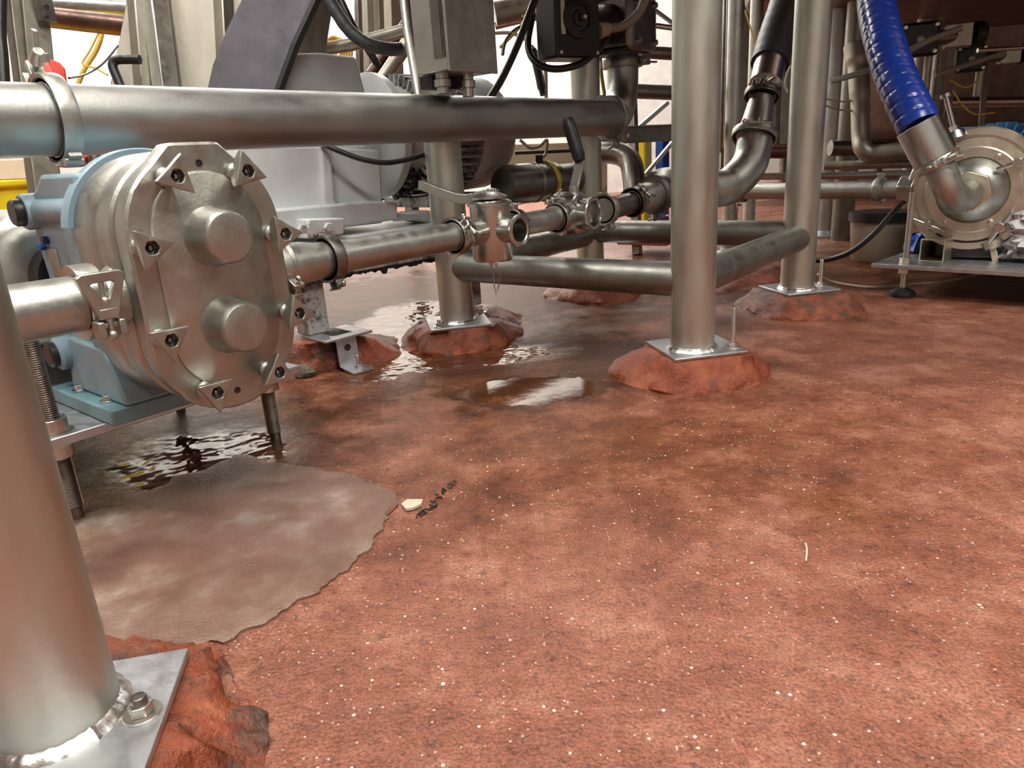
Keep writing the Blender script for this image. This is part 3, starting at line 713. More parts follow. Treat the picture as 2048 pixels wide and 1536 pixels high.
def hose1():
    t = thing('charcoal_hose', 'charcoal rubber hose with steel ferrule rising behind the right leg', 'hose', W(1527, 180, 2.14))
    m = MB(); m.tube([W(1528, 176, 2.14), W(1530, 170, 2.14), W(1531, 167, 2.14), W(1541, 122, 2.16)], [.034, .034, .0465, .047], 40); m.build('ferrule', 'steel_shiny', t)
    m = MB(); m.tube(crom([W(1539, 128, 2.16), W(1552, 80, 2.19), W(1572, 20, 2.22), W(1595, -60, 2.26)], 12), .056, 40, rf=lambda L, a: 1+.012*math.sin(L*160+a)); m.build('sleeve', 'dark_hose', t)
hose1()

# ------------------------------------------------------------------ big top pipe
zt = .563; rt_ = .0508
def toppipe():
    pts = [P(-.90+k*(1.88/46), -.255, zt) for k in range(47)]
    m = MB(); rr = []
    for k, p in enumerate(pts):
        a = -.90+k*(1.88/46); q = rt_
        for w in (-.02, .275): q -= .0016*math.exp(-((a-w)/.012)**2)
        rr.append(q)
    m.tube(pts, rr, 64); o = m.build('stainless_pipe', 'steel_top'); return o
tp = toppipe(); tag(tp, 'large horizontal stainless pipe crossing above the lobe pump', 'pipe')
clamp('large clamp on the top pipe near the red handle', P(-.55, -.255, zt), U, rt_+.001, .026, .013, (Z*.85-V*.5), 1, 'steel', wd=Z*.6-V, sz=1.0)
clamp('clamp joining the top pipe to its rising elbow', P(.985, -.255, zt), U, rt_+.001, .022, .012, (-Z+V*.5), 0, 'steel')
b = P(.985, -.255, zt); t0 = W(1245, 135, 2.30)
cor = Vector((t0.x, t0.y, zt))
pipe('elbow rising from the end of the top pipe to the actuated valve', elbow(b, cor, Vector((t0.x, t0.y, t0.z)), 16), rt_, 'steel_top', name='pipe_elbow')
clamp('pitted clamp below the black actuated valve', t0+Z*.012, Z, rt_+.002, .026, .012, (U*.3+V*.9), 1, 'steel_dark', sz=.9)
def actuator():
    base = t0+Z*.03
    t = thing('actuated_valve', 'black valve actuator with grey rusty gearbox above the top pipe', 'valve actuator', base)
    m = MB(); m.cyl(base-Z*.005, base+Z*.05, rt_+.002, 40); m.build('neck', 'steel_dark', t)
    A = W(1245, 52, 2.22)
    m = MB(); m.box(A, .17, .16, .165, U, V, Z); m.build('gearbox', 'steel_dark', t, bevel=.02)
    for dx, dz in ((-.045, .05), (.055, .05), (-.045, -.055), (.055, -.055)):
        m = MB(); m.hexa(A+V*.08+U*dx+Z*dz, V, .009, .01); m.build('bolt', 'zinc', t)
    m = MB(); m.box(A-Z*.08+U*-.02, .15, .13, .012, U, V, Z); m.build('rust_skirt', 'grime', t, bevel=.003)
    B = W(1135, 48, 1.98); n = (V-U*.35).normalized(); s = Z.cross(n)*-1
    s = n.cross(Z)*-1
    m = MB(); m.box(B, .150, .10, .185, s, n, Z); m.build('actuator_housing', 'black', t, bevel=.008)
    m = MB(); m.lathe([(.052, 0), (.050, .006), (.034, .009), (.032, .005), (.022, .005), (.02, .009), (.009, .011), (.007, .022), (.001, .023)], B+n*.05+Z*.005, n, 40); m.build('end_cap', 'rubber', t)
    m = MB(); m.lathe([(.006, 0), (.006, .012), (.004, .013)], B+n*.072+Z*.005, n, 12); m.build('shaft_tip', 'nameplate', t)
    for dx, dz in ((-.062, .08), (.062, .08), (-.062, -.08), (.062, -.08)):
        m = MB(); m.lathe([(.005, 0), (.005, .004), (.002, .0045)], B+n*.05+s*dx+Z*dz, n, 12); m.build('screw', 'zinc', t)
    m = MB(); m.box(B+n*.051-s*.052+Z*.01, .014, .003, .09, s, n, Z); m.build('nameplate', 'nameplate', t)
    m = MB(); m.cyl(B+U*.06-V*.02, A-U*.07, .055, 28); m.build('coupling', 'black', t)
    m = MB(); c1 = W(1196, 62, 2.02); c2 = W(1216, 58, 2.04); m.lathe([(.020, 0), (.022, .004), (.022, .016), (.019, .02), (.019, .036), (.013, .038)], c1, (c2-c1).normalized(), 12); m.build('cable_gland', 'cream', t)
actuator()
pipe('ribbed grey conduit curving up from the black actuator', crom([W(1216, 58, 2.04), W(1250, 50, 2.03), W(1280, 22, 2.02), W(1295, -20, 2.0), W(1300, -60, 2.0)], 14), .0125, 'conduit', name='conduit', cat='conduit', seg=20, rf=lambda L, a: 1+.06*math.sin(L*700))
pipe('black cable looping under the black actuator', crom([W(1065, 30, 2.0), W(1056, 90, 2.0), W(1072, 125, 1.98), W(1110, 138, 1.97), W(1160, 128, 1.98), W(1195, 100, 2.02), W(1215, 78, 2.06)], 8), .0095, 'rubber', name='black_cable', cat='cable', seg=16)
pipe('thick black cable slanting down to the top pipe from the ceiling', crom([W(1085, -40, 1.8), W(1060, 25, 1.8), W(1035, 90, 1.8), W(1005, 155, 1.8), W(978, 200, 1.8)], 6), .0095, 'rubber', name='black_cable', cat='cable', seg=16)
pipe('black cable hanging in a curve below the top pipe', crom([W(640, 285, 1.7), W(680, 303, 1.7), W(730, 320, 1.72), W(780, 325, 1.75), W(840, 312, 1.8), W(870, 300, 1.85)], 8), .0065, 'rubber', name='black_cable', cat='cable', seg=14)

# red handled valve behind the top pipe at left
def redv():
    t = thing('red_handle', 'red plastic valve handle showing above and below the top pipe', 'valve handle', W(120, 320, 1.25))
    m = MB(); n = (V*.9-U*.3).normalized()
    def q(x, y): return W(x, y, 1.22)
    m.prism([q(86, 118), q(112, 120), q(126, 126), q(134, 138), q(138, 165), q(140, 180), q(175, 300), q(205, 306), q(203, 320), q(170, 335), q(138, 332), q(128, 300), q(100, 185), q(92, 160)], -U*.03)
    m.build('grip', 'red', t, bevel=.005)
    m = MB(); m.tube([W(188, 292, 1.2), W(191, 330, 1.2)], .010, 16); m.build('lug', 'steel_dark', t)
redv()

# ------------------------------------------------------------------ junction box on leg B
def jbox():
    p = OP(897, 140, P(0, -.135, 0), V); t = thing('junction_box', 'stainless junction box with hinge strip hanging above the top pipe', 'junction box', p)
    w, dp, h = .150, .095, .30
    c = p+U*w/2-V*dp/2+Z*h/2; m = MB(); m.box(c, w, dp, h, U, V, Z); m.build('body', 'steel', t, bevel=.003)
    m = MB(); m.box(c+V*(dp/2+.003), w+.004, .005, h+.004, U, V, Z); m.build('door', 'steel', t, bevel=.0015)
    m = MB(); m.tube([p-V*.012-U*.004+Z*(.03+k*.01) for k in range(26)], .0035, 10, rf=lambda L, a: 1 if int(L*50) % 2 else .8); m.box(p-V*.02-U*.002+Z*.15, .003, .03, .25, U, V, Z); m.build('hinge', 'steel_dark', t)
    for x, zz in ((.03, .04), (.11, .045)):
        m = MB(); o = p+U*x-V*.05; m.lathe([(.013, -zz), (.013, -.028), (.018, -.026), (.018, -.012), (.014, -.01), (.014, 0)], o, Z, 12); m.build('cable_gland', 'steel_shiny' if x > .1 else 'steel', t)
    m = MB(); m.box(c-V*(dp/2)-Z*(h/2+.012)+U*.0, .10, .04, .03, U, V, Z); m.build('bracket', 'grime', t, bevel=.003)
jbox()

# ------------------------------------------------------------------ white gear motor on its frame
wl = G(640, 668, .085); wl2 = G(950, 612, .06)
Uw = (Vector((wl2.x, wl2.y, 0))-Vector((wl.x, wl.y, 0))).normalized(); Vw = Vector((Uw.y, -Uw.x, 0)); WL0 = Vector((wl.x, wl.y, 0))
def Q(px, py, c=0.0): return OP(px, py, WL0+Vw*c, Vw)
def white():
    t = thing('machine_stand', 'dirty white painted steel stand with square legs behind the outlet pipe', 'machine stand', WL0)
    for p, zb, zt2 in ((wl, .085, .27), (wl2, .06, .27)):
        m = MB(); m.box(Vector((p.x, p.y, (zb+zt2)/2))-Vw*.03, .058, .058, zt2-zb, Uw, Vw); m.build('leg', 'white_dirty', t, bevel=.003)
    # beam whose underside shows along the outlet pipe
    a = Q(560, 572, .02); bq = Q(990, 498, .02)
    top_a = Q(560, 480, .02)
    za = a.z; hh = .075
    A = Vector((a.x, a.y, za+hh/2)); B = Vector((bq.x, bq.y, za+hh/2))
    m = MB(); m.bar(A-Vw*.03, B-Vw*.03, .06, hh); m.build('beam', 'white_dirty', t, bevel=.003)
    mid = (A+B)/2; L = (B-A).length
    m = MB(); m.box(Vector((mid.x, mid.y, za+hh+.006))-Vw*.26, L, .52, .012, Uw, Vw); m.build('deck', 'white_paint', t, bevel=.002)
    zd = za+hh+.012
    # grime under the beam
    m = MB()
    for off in (0, .012, .024):
        top = []; bot = []
        for k in range(121):
            f = k/120; p = A.lerp(B, f)-Vw*off; p.z = za+.002
            top.append(p); bot.append(p-Z*(.004+.016*max(0, noise.noise(p*55)+.25)+.008*noise.noise(p*160)**2))
        for k in range(120):
            a = m.ring([top[k], top[k+1], bot[k+1], bot[k]]); b = m.ring([m.v[i]-Vw*.011 for i in a]); m.bridge(a, b); m.cap(a, True); m.cap(b)
    m.build('grease_clumps', 'grime', t)
    t2 = thing('gearbox', 'grey-white painted gearbox housing behind the lobe pump', 'gearbox', Vector((mid.x, mid.y, zd))-Uw*.2-Vw*.1)
    def slab(name, pts, c0, c1, mat='white_paint', bevel=.006):
        m = MB(); q = [Q(x, y, c0) for x, y in pts]; m.prism(q, -Vw*(c0-c1)); return m.build(name, mat, t2, bevel)
    slab('lower_housing', [(470, 455), (478, 290), (655, 292), (760, 300), (765, 380), (768, 446), (560, 470)], -.06, -.30)
    slab('rib', [(655, 452), (700, 440), (672, 400), (662, 290), (640, 290), (645, 400)], -.045, -.1, bevel=.008)
    slab('base_flange', [(460, 470), (462, 425), (560, 418), (742, 402), (795, 404), (797, 440), (700, 452), (560, 480)], -.03, -.34)
    slab('corner_block', [(822, 440), (826, 424), (862, 420), (862, 446)], -.06, -.14)
    slab('upper_housing', [(545, 215), (548, 108), (640, 105), (712, 113), (722, 150), (735, 200), (735, 300), (545, 300)], -.10, -.36)
    slab('lifting_block', [(615, 460), (617, 438), (690, 436), (690, 455), (688, 470), (618, 478)], .03, -.03, bevel=.004)
    for x, y in ((655, 455), (603, 458)):
        p = Q(x, y, .035); m = MB(); m.hexa(p, Vw, .012, .012); m.build('bolt', 'white_paint', t2, bevel=.002)
    m = MB(); m.cyl(Q(788, 436, -.05), Q(828, 434, -.06), .009, 16); m.build('adjusting_screw', 'white_paint', t2)
    # finned motor to the right
    t3 = thing('finned_motor', 'white painted finned electric motor caked in grime beside the gearbox', 'motor', Vector((mid.x, mid.y, zd))+Uw*.25)
    c0 = Q(770, 262, -.22); c1 = Q(1010, 250, -.22); c1.z = c0.z; d = Uw; R = .165
    L2 = .42
    c0 = Q(738, 275, -.22)
    m = MB(); m.lathe([(.09, 0), (.13, .03), (R*.82, .06), (R*.82, .28), (R*.74, .30)], c0, d, 56); m.build('stator', 'white_paint', t3)
    m = MB()
    for k in range(44):
        a = 2*math.pi*k/44; r = Vw*math.cos(a)+Z*math.sin(a)
        m.bar(c0+d*.09+r*R*.88, c0+d*.285+r*R*.88, .005, R*.26, r)
    m.build('fins', 'white_dirty', t3)
    m = MB(); m.lathe([(R*.98, .29), (R*1.02, .30), (R*1.0, .40), (R*.85, .44), (R*.3, .445)], c0, d, 40); m.build('fan_cowl', 'white_paint', t3)
    m = MB(); m.lathe([(.145, -.01), (.168, .0), (.168, .025), (.15, .035)], c0, d, 40); m.build('end_flange', 'white_paint', t3, bevel=.002)
    for k in range(5):
        a = .5+k*1.1; r = Vw*math.cos(a)+Z*math.sin(a); m = MB(); m.hexa(c0+d*.036+r*.15, d, .012, .01); m.build('bolt', 'grime', t3)
    m = MB()
    for k in range(150):
        a = random.uniform(-2.4, -.6); r = Vw*math.cos(a)*.9+Z*math.sin(a); i0 = len(m.v)
        m.sphere(c0+d*random.uniform(0, .28)+r*(R*random.uniform(.86, .98)), random.uniform(.008, .018), 8)
        for i in range(i0, len(m.v)): m.v[i] = m.v[i]+Vector((noise.noise(m.v[i]*90), noise.noise(m.v[i]*90+Vector((3, 0, 0))), noise.noise(m.v[i]*70)))*.012
    m.build('grease_clumps', 'grime', t3)
    m = MB(); m.box(c0+d*.2-Z*(R+.02), .2, .22, .03, Uw, Vw); m.build('foot', 'white_dirty', t3, bevel=.003)
white()
def wbracket():
    t = thing('angle_bracket', 'bent steel angle bracket bolting the white stand leg to the floor', 'bracket', G(690, 745, 0))
    a = Uw; n = (G(690, 748, 0)-G(672, 690, .05)); n.z = 0; n = Vw
    c = Vector((wl.x, wl.y, 0))+Uw*.030+Vw*.057
    def S(y, z): return c+Vw*y+Z*z
    m = MB(); prof = [(-.09, .085), (.0, .085), (.010, .078), (.012, .068), (.014, .022), (.018, .010), (.03, .004), (.075, .0)]
    th_ = .006
    w0, w1 = -Uw*.028, Uw*.028
    up = [S(y, z+.001) for y, z in prof]; dn = []
    for i, (y, z) in enumerate(prof):
        dn.append(S(y-(.006 if 1 < i < 6 else 0), max(.0005, z-(.006 if i < 2 else 0))+(.006 if i > 5 else 0)))
    R1 = [m.ring([u+w0, u+w1, v+w1, v+w0]) for u, v in zip(up, dn)]
    for x, y in zip(R1, R1[1:]): m.bridge(x, y)
    m.cap(R1[0], True); m.cap(R1[-1]); m.build('angle', 'plate', t, bevel=.0015)
    m = MB(); m.box(S(-.03, .083), .13, .12, .006, Uw, Vw); m.build('foot_plate', 'plate', t, bevel=.001)
    m = MB(); m.lathe([(.008, 0), (.008, .002)], S(.0135, .055), Vw, 20); m.build('bolt_hole', 'grime', t)
    anchor(t, S(.045, 0)+Uw*.005, .004, .035, .010, .015, .005)
wbracket()
mound('broken red resin plinth under the white stand leg', gp([(560, 745), (600, 757), (625, 752), (745, 728), (775, 722), (802, 708), (790, 690)])+[WL0+Vw*.045-Uw*.02, WL0+Vw*.045+Uw*.02, WL0+Vw*.05+Uw*.065, WL0+Uw*.2+Vector((0, .12, 0)), WL0+Vector((0, .17, 0)), WL0-Uw*.16], WL0+Vw*-.01, .06, math.atan2(Uw.y, Uw.x), .08, 'mound_dark', chunk=.06, seed=33)
m = MB(); o_ = G(607, 752, .0)
rk = [];
m.lathe([(.02, -.002), (.034, .004), (.036, .014), (.028, .026), (.012, .031), (.001, .032)], o_+Vector((.0, .01, 0)), Z, 14)
for i, v in enumerate(m.v): m.v[i] = v+Vector((noise.noise(v*40), noise.noise(v*40+Vector((5, 0, 0))), .5*noise.noise(v*35)))*.012
solo('concrete_chunk', 'mossy grey concrete lump at the foot of the white stand leg', 'concrete chunk', m, M['grime'] if 0 else paint('mossy_concrete', (.13, .115, .075), .8, .3, (.03, .03, .02), bs=1, dsc=20))
mound('low broken red resin plinth behind the second white stand leg', [Vector((wl2.x, wl2.y, 0))+Vector((x, y, 0)) for x, y in ((-.13, -.05), (.0, -.08), (.12, -.04), (.14, .08), (0, .14), (-.12, .1))], Vector((wl2.x, wl2.y, 0))-Vw*.03, .05, .5, .056, seed=41, chunk=.04)

# ------------------------------------------------------------------ upper-left hopper, chute, posts
def quad_slab(name, label, cat, pts, d, ext, mat, bevel=.002):
    m = MB(); m.prism([W(x, y, dd) for (x, y), dd in zip(pts, d if isinstance(d, (list, tuple)) else [d]*len(pts))], ext); return solo(name, label, cat, m, mat, bevel=bevel)
def hopper():
    t = thing('hopper', 'tan stainless hopper body with a vertical stiffener above the lobe pump', 'hopper', W(330, 190, 2.0))
    d = 2.0
    m = MB(); m.prism([W(x, y, d) for x, y in ((262, -90), (248, 20), (235, 90), (213, 200), (460, 205), (505, -90))], U*.30); m.build('side_panel', 'tan_steel', t, bevel=.004)
    m = MB(); a, b_ = W(298, -90, d-.02), W(335, 205, d-.02); m.bar(a, b_, .05, .06, V); m.build('stiffener', 'steel', t, bevel=.004)
    m = MB(); m.bar(W(268, -60, d-.01), W(290, 205, d-.01), .035, .05, V); m.build('edge_bar', 'tan_steel', t, bevel=.004)
    m = MB(); m.bar(W(440, -90, d-.01), W(455, 205, d-.01), .03, .05, V); m.build('edge_bar', 'tan_steel', t, bevel=.004)
hopper()
def chute():
    t = thing('chute', 'dark grey sheet metal chute slanting down to the top pipe', 'chute', W(480, 190, 1.6))
    q = [(408, 205), (425, 130), (450, 65), (482, 0), (520, -80), (665, -80), (622, 10), (585, 90), (545, 200)]
    m = MB(); m.prism([W(x, y, 1.62) for x, y in q], U*.012); m.build('sheet', 'slate', t, bevel=.002)
    m = MB(); pts = [W(x, y, 1.60) for x, y in ((672, -80), (628, 10), (590, 92), (550, 202))]
    for a, b_ in zip(pts, pts[1:]): m.bar(a, b_, .012, .02, V)
    m.build('rubber_edge', 'rubber', t)
chute()
def slotpost():
    t = thing('slotted_post', 'tan slotted steel upright at the top left edge', 'post', W(70, 200, 1.55))
    m = MB(); q0, q1 = W(30, -80, 1.55), W(72, 240, 1.55); m.bar(q0, q1+(q1-q0)*(q1.z/(q0.z-q1.z)), .055, .045, V); m.build('upright', 'post_steel', t, bevel=.003)
    m = MB(); m.bar(W(62, -80, 1.53), W(92, 240, 1.53), .008, .05, U); m.build('flange', 'post_steel', t, bevel=.002)
    m = MB(); m.box(W(88, 8, 1.52), .035, .008, .07, U, V, Z); g = m.build('bolt_plate', 'steel_dark', t, bevel=.002)
    for y in (-6, 14, 33): 
        m = MB(); m.hexa(W(93, y, 1.505), V, .005, .004); m.build('bolt', 'grime', g)
slotpost()
pipe('black hose running down the extreme left edge', crom([W(2, -60, 1.5), W(0, 60, 1.5), W(4, 110, 1.5), W(8, 175, 1.5)], 6), .012, 'rubber', name='black_hose', cat='hose', seg=16)
pipe('pale horizontal pipe at the top left between post and hopper', [W(60, 6, 2.6), W(160, 12, 2.6), W(300, 20, 2.6)], .030, 'steel', seg=24)
pipe('dark brown horizontal tube at the top left below the pale pipe', [W(60, 30, 2.5), W(160, 42, 2.5), W(300, 58, 2.5)], .034, 'brown_steel', seg=24)
pipe('black bent handle in front of the tan hopper', crom([W(280, 119, 1.9), W(240, 119, 1.9), W(228, 123, 1.9), W(226, 135, 1.9), W(236, 160, 1.9), W(252, 200, 1.9)], 6), .012, 'black', name='bent_handle', cat='handle', seg=18)
pipe('thick yellow cable hanging in front of the bright wall at left', crom([W(208, 15, 3.0), W(203, 70, 3.0), W(190, 105, 3.0), W(168, 140, 3.0), W(150, 185, 3.0)], 6), .010, 'yellow_hose', name='yellow_cable', cat='cable', seg=12)
pipe('thin yellow cable branching off the thick one at left', crom([W(200, 60, 2.95), W(180, 100, 2.95), W(165, 128, 2.95), W(190, 136, 2.95), W(215, 150, 2.95)], 6), .004, 'yellow_hose', name='yellow_cable', cat='cable', seg=8)
pipe('thin dark wire sagging from hopper to red handle', crom([W(236, 92, 1.9), W(205, 128, 1.8), W(170, 149, 1.7), W(138, 156, 1.5)], 6), .0025, 'rubber', name='thin_wire', cat='wire', seg=8)
def ybin():
    t = thing('yellow_bin', 'bright yellow plastic bin at the left edge behind the gearbox', 'bin', G(10, 560, 0))
    p = W(15, 420, 2.6)
    m = MB(); m.box(Vector((p.x-.15, p.y+.2, .26)), .5, .4, .46, U, V); m.build('bin_body', 'yellow', t, bevel=.03)
    m = MB(); m.box(Vector((p.x-.15, p.y+.2, .492)), .54, .44, .03, U, V); m.build('rim', 'yellow', t, bevel=.01)
    for s in (-1, 1): 
        m = MB(); m.box(Vector((p.x-.15, p.y+.2, .015))+U*.2*s, .05, .36, .03, U, V); m.build('skid', 'yellow', t, bevel=.004)
ybin()
quad_slab('beige_beam', 'beige flat beam at the left edge above the yellow bin', 'beam', [(-60, 322), (66, 318), (76, 357), (-60, 362)], 2.2, -V*.05, 'beige_panel')

# ------------------------------------------------------------------ upper-middle clutter
pipe('slanting bright tube between the chute and the junction box', [W(596, 105, 2.3), W(700, 90, 2.3), W(765, 73, 2.3), W(830, 55, 2.3)], .020, 'tan_steel', seg=28, name='handrail_tube')
pipe('thick grey hose curving down from the top to the slanting tube', crom([W(648, -20, 2.1), W(670, 20, 2.1), W(700, 62, 2.1), W(735, 88, 2.1), W(775, 98, 2.12), W(800, 98, 2.15)], 8), .019, 'dark_hose', seg=20, name='grey_hose', cat='hose', rf=lambda L, a: 1+.03*math.sin(L*500))
pipe('black cable beside the thick grey hose', crom([W(672, -20, 2.2), W(705, 50, 2.2), W(740, 105, 2.25), W(755, 130, 2.3)], 6), .012, 'rubber', seg=14, name='black_cable', cat='cable')
pipe('dark red slanting pipe above the white motor', [W(815, 45, 2.7), W(780, 95, 2.7), W(742, 150, 2.7)], .022, 'maroon', seg=20)
pipe('tan slanting pipe beside the dark red one', [W(830, 65, 2.6), W(800, 108, 2.6), W(765, 160, 2.6)], .026, 'tan_steel', seg=20)
for (x0, x1, w, d, mt, lb) in ((735, 742, .028, 3.0, 'tan_steel', 'first narrow tan upright left of the junction box'), (757, 766, .030, 3.0, 'tan_steel', 'second narrow tan upright left of the junction box'), (783, 790, .036, 2.9, 'tan_steel', 'third tan upright touching the junction box outline'),
                               (620, 628, .030, 3.2, 'steel_dark', 'dark upright beside the lower edge of the chute'), (716, 722, .020, 3.1, 'steel_dark', 'dark narrow upright behind the thick grey hose')):
    m = MB(); q0 = W(x0, -60, d); q1 = W(x1, 170, d); m.bar(q1, q1+(q0-q1)*((3.79-q1.z)/(q0.z-q1.z)), w*1.6, w*1.3, V); solo('upright', lb, 'post', m, mt, bevel=.002)
def coil():
    m = MB()
    for k in range(5): 
        c = W(668+k*5, 96+k*2, 3.4); x, y = perp(U)
        m.tube([c+x*.05*math.cos(t*math.pi/12)*1.2+y*.05*math.sin(t*math.pi/12) for t in range(25)], .006, 8)
    solo('yellow_hose_coil', 'coil of yellow hose behind the slanting tube', 'hose coil', m, 'yellow_hose')
coil()
pipe('slim upright steel tube on the left of the junction box', [W(806, -60, 1.86), W(818, 60, 1.84), W(842, 200, 1.8)], .016, 'steel', seg=16, name='conduit_tube', cat='conduit')
pipe('wide tan pipe at the top behind the black slanting cable', [W(990, 28, 2.6), W(1040, 18, 2.6), W(1110, 5, 2.6)], .042, 'tan_steel', seg=28)
pipe('thin pale pipe below the wide tan one', [W(990, 52, 2.7), W(1040, 40, 2.7), W(1110, 26, 2.7)], .014, 'steel', seg=18)
for i, (pp, r, mt) in enumerate(([[(1000, 95), (1025, 70), (1050, 40), (1045, 30)], .005, 'yellow_hose'], [[(990, 66), (1020, 66), (1045, 75), (1060, 90)], .006, 'cream'], [[(1005, 110), (1010, 85), (1030, 60), (1058, 48)], .006, 'rubber'], [[(1062, 92), (1078, 112), (1090, 135), (1092, 200)], .007, 'cream'])):
    lb = ['yellow cable tangled beside the junction box', 'cream tube looping right of the junction box', 'black cable tangled beside the junction box', 'cream tube hanging below the black actuator'][i]
    pipe(lb, crom([W(x, y, 2.4) for x, y in pp], 6), r, mt, name='cable_bundle', cat='cable', seg=8)
pipe('black tapered hose end hanging left of the rear leg', crom([W(1066, 100, 2.3), W(1078, 150, 2.3), W(1086, 190, 2.3)], 5), [.012]*3+[.014]*6+[.010]*2, 'rubber', name='black_hose', cat='hose', seg=14)
pipe('thin yellow hose beside the rising elbow', crom([W(1200, 110, 2.4), W(1203, 150, 2.4), W(1209, 190, 2.4)], 5), .006, 'yellow_hose', name='yellow_cable', cat='cable', seg=8)
def canister():
    t = thing('pump_canister', 'dark stainless canister lying behind the two lever valves', 'canister', W(1060, 410, 2.25))
    a = W(1003, 372, 2.10); b_ = W(1240, 372, 2.50); ax = (b_-a); ax.z = 0; ax.normalize()
    m = MB(); m.lathe([(.03, 0), (.050, .004), (.058, .018), (.059, .12), (.054, .125), (.054, .13), (.060, .135), (.060, .15), (.055, .155), (.055, .2)], a, ax, 48); m.build('barrel', 'steel_dark', t)
    m = MB(); m.lathe([(.045, .2), (.056, .205), (.056, .23), (.048, .24), (.048, .33), (.03, .335)], a, ax, 40); m.build('end_section', 'steel_dark', t)
    m = MB(); m.lathe([(.058, .188), (.063, .190), (.063, .200), (.058, .202), (.058, .188)], a, ax, 40); m.build('band', 'yellow_hose', t)
    m = MB(); q = a+ax*.17+Z*.055; m.cyl(q, q+Z*.025, .012, 14); m.build('air_fitting', 'black', t)
    pts = crom([q+Z*.02, W(1090, 310, 2.25), W(1094, 280, 2.25), W(1080, 292, 2.25), W(1060, 296, 2.25), W(1040, 280, 2.25)], 6)
    m = MB(); m.tube(pts, .005, 10); m.build('air_tube', 'cream', t)
canister()
pipe('dark elbow behind the valves left of the middle leg', crom([W(1180, 308, 2.75), W(1225, 305, 2.7), W(1258, 320, 2.66), W(1268, 360, 2.62), W(1270, 400, 2.6)], 6), .042, 'steel_dark', name='pipe_elbow', seg=28)
quad_slab('beige_panel', 'beige conveyor side panel behind the canister', 'panel', [(1000, 290), (1210, 283), (1215, 330), (1215, 395), (1000, 400)], 3.3, -V*.06, 'beige_panel')
pipe('black rail along the beige conveyor panel', [W(1030, 306, 3.2), W(1150, 301, 3.2)], .008, 'rubber', name='black_rail', cat='rail', seg=12)
def channel():
    t = thing('channel_beam', 'brown stained steel channel crossing just left of the middle leg', 'beam', W(1270, 290, 2.9))
    m = MB(); m.bar(W(1196, 272, 2.75), W(1420, 262, 3.05), .05, .065); m.build('web', 'steel_dark', t, bevel=.002)
    m = MB(); m.bar(W(1196, 258, 2.75), W(1420, 248, 3.05), .10, .006); m.build('top_flange', 'steel_dark', t, bevel=.001)
    m = MB(); m.bar(W(1247, 258, 2.79), W(1249, 292, 2.79), .012, .012, V); m.build('cable_tie', 'yellow_hose', t)
channel()
pipe('dark horizontal pipe between the rising elbow and the middle leg', [W(1262, 182, 3.0), W(1420, 188, 3.0)], .030, 'steel_dark', seg=24)
pipe('upper dark horizontal pipe right of the actuator', [W(1270, 103, 2.8), W(1420, 112, 2.8)], .024, 'steel_dark', seg=24)
pipe('small bright tube right of the actuator', [W(1288, 48, 2.4), W(1345, 56, 2.4)], .009, 'steel_shiny', seg=16)
pipe('thin slanting tube at the top right of the actuator', [W(1296, 10, 2.4), W(1350, 50, 2.4)], .007, 'steel', seg=16)
m = MB(); m.bar(W(1276, 256, 3.6), W(1335, 205, 3.6), .03, .02); solo('diagonal_strut', 'pale diagonal strut seen left of the middle leg', 'strut', m, 'steel')
m = MB(); q0, q1 = W(1262, 140, 3.3), W(1266, 256, 3.3); m.bar(q0, q1+(q1-q0)*(q1.z/(q0.z-q1.z)), .035, .035, V); solo('upright', 'dark upright behind the rising elbow', 'post', m, 'steel_dark')
yc = W(1290, 305, 4.2); m = MB(); m.box(Vector((yc.x, yc.y, (yc.z+.07)/2)), .09, .05, yc.z+.07, U, V); solo('yellow_can', 'narrow yellow canister standing left of the middle leg', 'can', m, 'yellow', bevel=.012)
yc = W(1325, 318, 4.2); m = MB(); m.box(Vector((yc.x, yc.y, (yc.z+.11)/2)), .085, .05, yc.z+.11, U, V); solo('blue_crate', 'narrow blue crate standing left of the middle leg', 'crate', m, 'blue_cap', bevel=.006)
m = MB(); m.bar(W(1290, 350, 4.0), W(1345, 285, 4.0), .02, .02); solo('diagonal_strut', 'pale strut crossing in front of the blue crate', 'strut', m, 'steel')
m = MB(); q0, q1 = W(812, 300, 3.6), W(822, 400, 3.6); m.bar(q0, q1+(q1-q0)*(q1.z/(q0.z-q1.z)), .05, .05, V); solo('upright', 'dark upright leg seen under the white motor', 'post', m, 'steel_dark')
m = MB(); m.box(W(1305, 478, 3.3)-Z*.0, .22, .25, .03, U, V); solo('floor_plate', 'flat red-brown steel plate on the floor behind the long brace', 'plate', m, 'brown_board', bevel=.003)

# ------------------------------------------------------------------ right background
for x0, x1, r, d, mt, lb in ((1459, 1464, .032, 3.0, 'steel', 'pale round column just right of the middle leg'), (1503, 1503, .028, 3.3, 'steel', 'second pale column right of the middle leg'),
                             (1668, 1662, .060, 3.4, 'steel', 'pale column just right of the right leg'), (1706, 1700, .045, 3.6, 'steel_dark', 'dull column left of the blue hose'), (1832, 1826, .040, 3.6, 'tan_steel', 'tan column right of the blue hose'), (1866, 1858, .03, 3.8, 'steel_dark', 'dark column between hose and flange bolt')):
    top = W(x0, -60, d); bt = G(x1, 440, 0) if 0 else W(x1, 300, d); base = Vector((bt.x, bt.y, 0))
    t = thing('round_column', lb, 'column', base)
    m = MB(); m.cyl(base+Z*.004, base+Z*1.6, r, 28); m.build('tube', mt, t)
    m = MB(); m.lathe([(r*2, 0), (r*2, .012), (r*1.2, .014), (r*1.1, .03)], base, Z, 28); m.build('foot_flange', 'plate', t)
